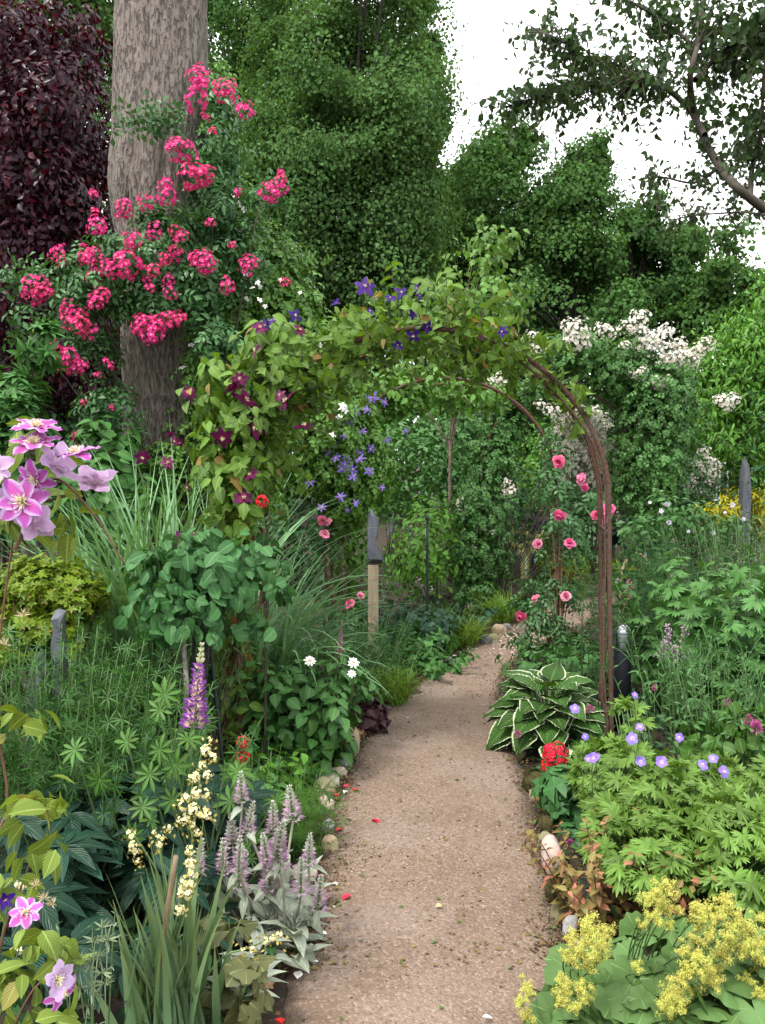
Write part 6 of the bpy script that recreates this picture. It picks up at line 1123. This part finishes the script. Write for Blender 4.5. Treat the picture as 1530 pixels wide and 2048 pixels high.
# black plant support and stakes
IRON = solid('black_iron', (.010, .018, .018), (.022, .034, .032), 40, .5, .15)
def stake(label, px, ytop, Y, fin=True, r=.006):
    t = at(px, ytop, Y); b = np.array([t[0], Y, 0]); rt = thing('plant_support', label, 'plant support', b); m = MB(); tubes(m, np.linspace(b, t, 6), r, 8); part('rod', m, IRON, rt)
    if fin: m = MB(); lathe(m, t, [(.001, -.01), (.013, -.008), (.015, .004), (.009, .010), (.012, .018), (.019, .032), (.019, .044), (.010, .056), (.005, .066), (.001, .07)], 16); part('finial', m, IRON, rt)
    return rt
rt = stake('black iron plant support with a finial, under the round leaved climber', 406, 1140, 3.9, True, .011)
m = MB(); t = at(406, 1150, 3.9)
for k in range(3): a = k * 2.1 + .6; tubes(m, np.linspace(t, [t[0] + .14 * math.cos(a) - .03, 3.9 + .14 * math.sin(a), 0], 5), .008, 6)
part('leg', m, IRON, rt)
stake('thin black stake with a small knob right of the slate sculpture', 855, 1045, 7.6, True, .012); stake('thin green stake behind the lilac clematis', 118, 1075, 4.6, False, .007); stake('thin black rod just behind the lilac flowers', 72, 1060, 4.7, False, .007)
# a lichened grey branch leaning by the support
m = MB(); tubes(m, spline([at(350, 1520, 3.75), at(372, 1400, 3.75), at(368, 1300, 3.8), at(362, 1230, 3.85)], 16) + 0, np.linspace(.013, .009, 16), 8); p = at(350, 1520, 3.75); tubes(m, np.linspace([p[0], 3.75, 0], p, 4), .013, 8)
solo('branch', m, solid('lichen_bark', (.10, .085, .07), (.20, .19, .165), 50, .9, .5), [p[0], 3.75, 0], 'grey lichened branch leaning beside the black plant support', 'branch')
# pots and far details
def pot(name, label, px, py, r, h, Y, c1, c2, plant=None):
    t = at(px, py, Y); R_ = r * Y / FPX; H = h * Y / FPX; z0 = max(0.0, t[2] - H); m = MB(); lathe(m, (t[0], Y, 0), [(.001, z0), (R_ * .72, z0), (R_ * .95, z0 + H * .85), (R_ * 1.08, z0 + H * .86), (R_ * 1.08, z0 + H), (R_ * .95, z0 + H), (R_ * .9, z0 + H * .9), (.001, z0 + H * .88)], 28)
    return solo(name, m, solid(name + '_glaze', c1, c2, 12, .3, .05), [t[0], Y, z0], label, 'pot'), np.array([t[0], Y, z0 + H * .88])
BL = 'pots on a low bench'
o, p = pot('flower_pot', 'dark blue glazed pot at the end of the path', 1236, 1066, 16, 24, 12.2, (.008, .012, .05), (.012, .02, .075))
bush('potted_shrub', 'dark leafy plant in the blue pot', p, [((p[0], p[1], p[2] + .22), (.22, .2, .24), 160)], OV2, .08, G['dark_leaf'], 'plant', sr=.006)
o, p2 = pot('flower_pot', 'teal blue pot behind the pink roses', 1212, 1008, 17, 22, 13.2, (.03, .09, .14), (.05, .13, .19)); bush('potted_shrub', 'light green plant in the teal pot', p2, [((p2[0], p2[1], p2[2] + .14), (.2, .18, .14), 120)], OV2, .07, G['fresh_leaf'], 'plant', sr=.006)
o, p3 = pot('flower_pot', 'teal pot with orange flowers beside the dark rose mass', 1268, 993, 15, 18, 13.4, (.03, .10, .14), (.05, .14, .19)); rt = bush('potted_shrub', 'small plant with orange flowers in the right teal pot', p3, [((p3[0], p3[1], p3[2] + .12), (.16, .15, .12), 90)], OV2, .06, G['mid_leaf'], 'plant', sr=.005)
m = MB(); n_ = 60; scatter(m, kiteT(.4), np.array([p3[0], p3[1] - .1, p3[2] + .16]) + R.normal(size=(n_, 3)) * np.array([.09, .03, .06]), rnd(n_), rnd(n_), .05); part('flower', m, petalmat('orange_petal', (.7, .16, .03), (.75, .22, .04)), rt)
o, p4 = pot('flower_pot', 'terracotta pot seen through the second arch', 1076, 1020, 17, 14, 12.6, (.36, .13, .055), (.46, .19, .09)); bush('potted_shrub', 'rounded light green plant in the terracotta pot', p4, [((p4[0], p4[1], p4[2] + .12), (.2, .2, .12), 200)], LAN3, .08, G['fresh_leaf'], 'plant', sr=.004)
rt = thing('pot_bench', 'low dark bench carrying the teal and terracotta pots', 'bench', [2.7, 13.1, 0]); m = MB()
zt_ = 0.0
for q, lbx in ((p2, .42), (p3, .4), (p4, .42)):
    pass
WD = solid('dark_timber', (.05, .04, .03), (.09, .07, .055), 20, .8, .3, stretch=(.2, 1, 1))
for q, hh in ((p2, 22 * 13.2 / FPX * .88), (p3, 18 * 13.4 / FPX * .88), (p4, 14 * 12.6 / FPX * .88)):
    zz = q[2] - hh; mm = MB(); box(mm, (q[0], q[1], zz - .022), (.4, .4, .04)); part('seat', mm, WD, rt, smooth=False)
    for sx in (-.16, .16):
        for sy in (-.16, .16): mm = MB(); box(mm, (q[0] + sx, q[1] + sy, (zz - .043) / 2), (.05, .05, zz - .043)); part('leg', mm, WD, rt, smooth=False)
# grey trough
t = at(1283, 1082, 11.6); rt = thing('water_trough', 'dark grey stone trough right of the blue pot', 'trough', [t[0], 11.6, 0]); m = MB(); w_, h_, d_ = .42, t[2], .4
box(m, (t[0], 11.6 - d_ / 2, h_ / 2), (w_, .05, h_)); box(m, (t[0], 11.6 + d_ / 2, h_ / 2), (w_, .05, h_)); box(m, (t[0] - w_ / 2 + .024, 11.6, h_ / 2), (.046, d_ - .052, h_ - .003)); box(m, (t[0] + w_ / 2 - .024, 11.6, h_ / 2), (.046, d_ - .052, h_ - .003)); box(m, (t[0], 11.6, .08), (w_ - .1, d_ - .06, .1)); part('basin', m, solid('trough_stone', (.055, .05, .058), (.10, .095, .10), 14, .6, .2), rt, smooth=False)
m = MB(); tubes(m, spline([(t[0] - .02, 11.36, .06), (t[0] - .02, 11.36, h_ * .6), (t[0] - .02, 11.36, h_ + .03)], 8), .022, 8); part('spout', m, solid('pale_metal', (.55, .60, .62), None, 20, .3, 0, metal=.6), rt)
for px, Y, K, h, lb in ((1140, 11.9, 40, .30, 'lime yellow hostas at the far end of the path, left'), (1200, 11.7, 46, .32, 'lime yellow hostas below the blue pot'), (1265, 11.2, 40, .30, 'lime yellow hostas behind the wooden hoop')):
    herb('hosta', lb, below(px, 1160, Y), K, h, .34, .3, LAN4, G['lime_hosta_leaf'], .20, 5, 1, .45, .2, droop=.25)
b0 = below(1050, 1130, 12.0); m = MB(); blades(m, b0 + UP * .35, 60, .55, .2, .035, .8, .5, 6); tubes(m, np.linspace(b0, b0 + UP * .4, 4), .06, 8); solo('sedge', m, leafmat('striped_blade', (.42, .42, .16), (.62, .60, .36), .3, .5, .8), b0, 'yellow striped sedge seen through the second arch', 'grass')
b0 = below(1068, 1130, 12.3); m = MB(); blades(m, b0 + UP * .6, 26, .5, .05, .05, .3, .7, 6); tubes(m, np.linspace(b0, b0 + UP * .65, 4), .05, 8); solo('cordyline', m, leafmat('purple_blade', (.05, .03, .09), (.13, .08, .20), .2, .4, .3), b0, 'purple spiky cordyline beside the yellow striped sedge', 'plant')
b0 = below(1490, 1150, 9.4); tree('golden_maple', 'small golden leaved maple below the standing slate', b0, [E(1500, 1000, 50, 26, 9.3, .25, 330), E(1455, 1025, 50, 22, 9.2, .22, 260), E(1525, 1035, 40, 30, 9.3, .22, 240)], LAN3, .10, G['gold_leaf'], None, .014, per=10, nl=12, cat='shrub', upw=.8, sig=.3)
m = MB(); tubes(m, spline([below(1238, 1230, 8.6), at(1243, 1150, 8.6), at(1258, 1115, 8.6), at(1280, 1108, 8.6), at(1300, 1140, 8.6), below(1318, 1200, 8.6)], 40), .011, 8); solo('plant_hoop', m, solid('pale_cane', (.32, .23, .14), (.46, .36, .24), 40, .7, .2), below(1278, 1200, 8.6), 'bent cane hoop over the bed at the far end of the path', 'plant support')
# greenhouse
GX, GY, GW, GD, GE, GR = at(1418, 900, 18)[0], 18.0, 1.15, 2.6, 1.55, 2.12
rt = thing('greenhouse', 'small glass greenhouse glimpsed between the white roses and the bright tree', 'greenhouse', [GX, GY, 0]); m = MB(); FRM = solid('white_frame', (.55, .58, .60), None, 20, .4, 0, metal=.3)
x0, x1 = GX - GW, GX + GW; c = lambda x, y, z: np.array([x, y, z])
for y in np.linspace(GY, GY + GD, 5):
    for a, b in ((c(x0, y, 0), c(x0, y, GE)), (c(x1, y, 0), c(x1, y, GE)), (c(x0, y, GE), c(GX, y, GR)), (c(x1, y, GE), c(GX, y, GR))): tubes(m, np.linspace(a, b, 3), .018, 4)
for z, x in ((0, x0), (GE, x0), (0, x1), (GE, x1), (GR, GX), (.8, x0), (.8, x1)): tubes(m, np.linspace(c(x, GY, z), c(x, GY + GD, z), 3), .02, 4)
for x in np.linspace(x0, x1, 6)[1:-1]: tubes(m, np.linspace(c(x, GY, 0), c(x, GY, GE + (GR - GE) * (1 - abs(x - GX) / GW)), 3), .015, 4)
for y in (GY, GY + GD): tubes(m, np.linspace(c(x0, y, .8), c(x1, y, .8), 3), .016, 4); tubes(m, np.linspace(c(x0, y, GE), c(x1, y, GE), 3), .016, 4)
part('frame', m, FRM, rt, smooth=False); m = MB(); e = .006
for y in (GY, GY + GD): m.add([c(x0, y, 0), c(x1, y, 0), c(x1, y, GE), c(GX, y, GR), c(x0, y, GE)], [[0, 1, 2, 3, 4]])
for x, xx in ((x0, GX), (x1, GX)): m.add([c(x, GY, 0), c(x, GY + GD, 0), c(x, GY + GD, GE), c(x, GY, GE)], [[0, 1, 2, 3]]); m.add([c(x, GY, GE), c(x, GY + GD, GE), c(xx, GY + GD, GR), c(xx, GY, GR)], [[0, 1, 2, 3]])
gg, n, bs, ln = newmat('pane_glass'); tb = nd(n, 'BsdfTransparent'); tb.inputs[0].default_value = (.85, .92, .92, 1); gl = nd(n, 'BsdfGlossy'); gl.inputs['Roughness'].default_value = .03; lw = nd(n, 'LayerWeight'); lw.inputs[0].default_value = .45; ms = nd(n, 'MixShader'); ln(lw.outputs['Facing'], ms.inputs[0]); ln(tb.outputs[0], ms.inputs[1]); ln(gl.outputs[0], ms.inputs[2]); ln(ms.outputs[0], n.nodes['Material Output'].inputs[0])
part('pane', m, gg, rt, smooth=False)
# ------------------------------------------------------------------ petals fallen on the path
PR_, PW_, PP_ = petalmat('fallen_red', (.55, .02, .04), (.68, .03, .06), tr=.2), petalmat('fallen_white', (.75, .74, .72), (.80, .79, .77), tr=.2), petalmat('fallen_pink', (.70, .30, .34), (.75, .40, .44), tr=.2)
PT = leafT(.42, 4, .35, .25, 'obov', 0, .02); DL = solid('dry_petal', (.38, .24, .12), (.48, .33, .18), 60, .8, 0)
FP = [(752, 1641, 9, PR_, 'red petal lying alone high on the path'), (681, 1658, 8, PR_, 'red petal by the grey speckled edging stone'), (693, 1793, 10, PR_, 'largest red petal, near the lambs ear'), (613, 1811, 6, PR_, 'red petal tucked under the silver leaves'), (668, 1580, 6, PR_, 'faded red petal touching the palest stone'), (695, 1572, 8, PR_, 'red petal farthest from the camera, beside the edging stones'), (713, 1578, 8, PR_, 'bright red petal right of the edging stones'), (673, 1590, 8, PR_, 'red petal in front of the mottled stone'), (560, 2043, 12, PR_, 'red petal at the bottom edge of the path'),
      (671, 1767, 7, PW_, 'round white petal right of the silver spikes'), (645, 1866, 8, PW_, 'narrow white petal right of the silver leaves'), (624, 1890, 6, PW_, 'small white petal close to the silver leaf tips'), (630, 1922, 6, PW_, 'smallest white petal below the silver leaves'), (597, 1948, 12, PW_, 'largest white petal under the silver leaves'), (975, 2035, 9, PW_, 'white petal alone at the bottom of the path'), (664, 1684, 6, PW_, 'white petal beside the brown edging stone'), (818, 1434, 5, PP_, 'pink petal lying on the path by the lime grass'), (876, 1811, 8, DL, 'dry tan petal in the middle of the path'), (538, 1972, 14, DL, 'dry brown leaf at the left edge of the path'), (1010, 1496, 5, PP_, 'pink petal in the shade of the hosta'), (690, 1583, 7, PW_, 'cream petal among the red ones')]
for k, (px, py, r, mt, lb) in enumerate(FP):
    g = gnd(px, py, .034); s = 2 * r * g[1] / FPX; m = MB()
    for q in range(2 if r > 8 else 1): a = R.uniform(0, 6.28); D = np.array([math.cos(a), math.sin(a), .25]); scatter(m, PT, [g - D * s * .4 + UP * .002 * q], [D], [UP + rnd(1)[0] * .3], s)
    solo('petal' if mt is not DL or r < 10 else 'dry_leaf', m, mt, g - UP * .01, lb, 'petal' if mt is not DL or r < 10 else 'leaf', 'petals fallen on the path' if mt is not DL else None)
m = MB(); n_ = 240; q = np.array([gnd(R.uniform(965, 1075), R.uniform(1262, 1312), .032) for _ in range(n_)]); q = q + R.normal(size=q.shape) * np.array([.1, .1, 0]); scatter(m, PT, q, rnd(n_) * np.array([1, 1, .2]), UP + rnd(n_) * .3, R.uniform(.012, .024, n_)); tag(part('petal_litter', m, petalmat('litter', (.50, .32, .28), (.62, .48, .44), tr=.1)), 'pale pink rose petals littering the bend of the path', 'petals', None, 'stuff')
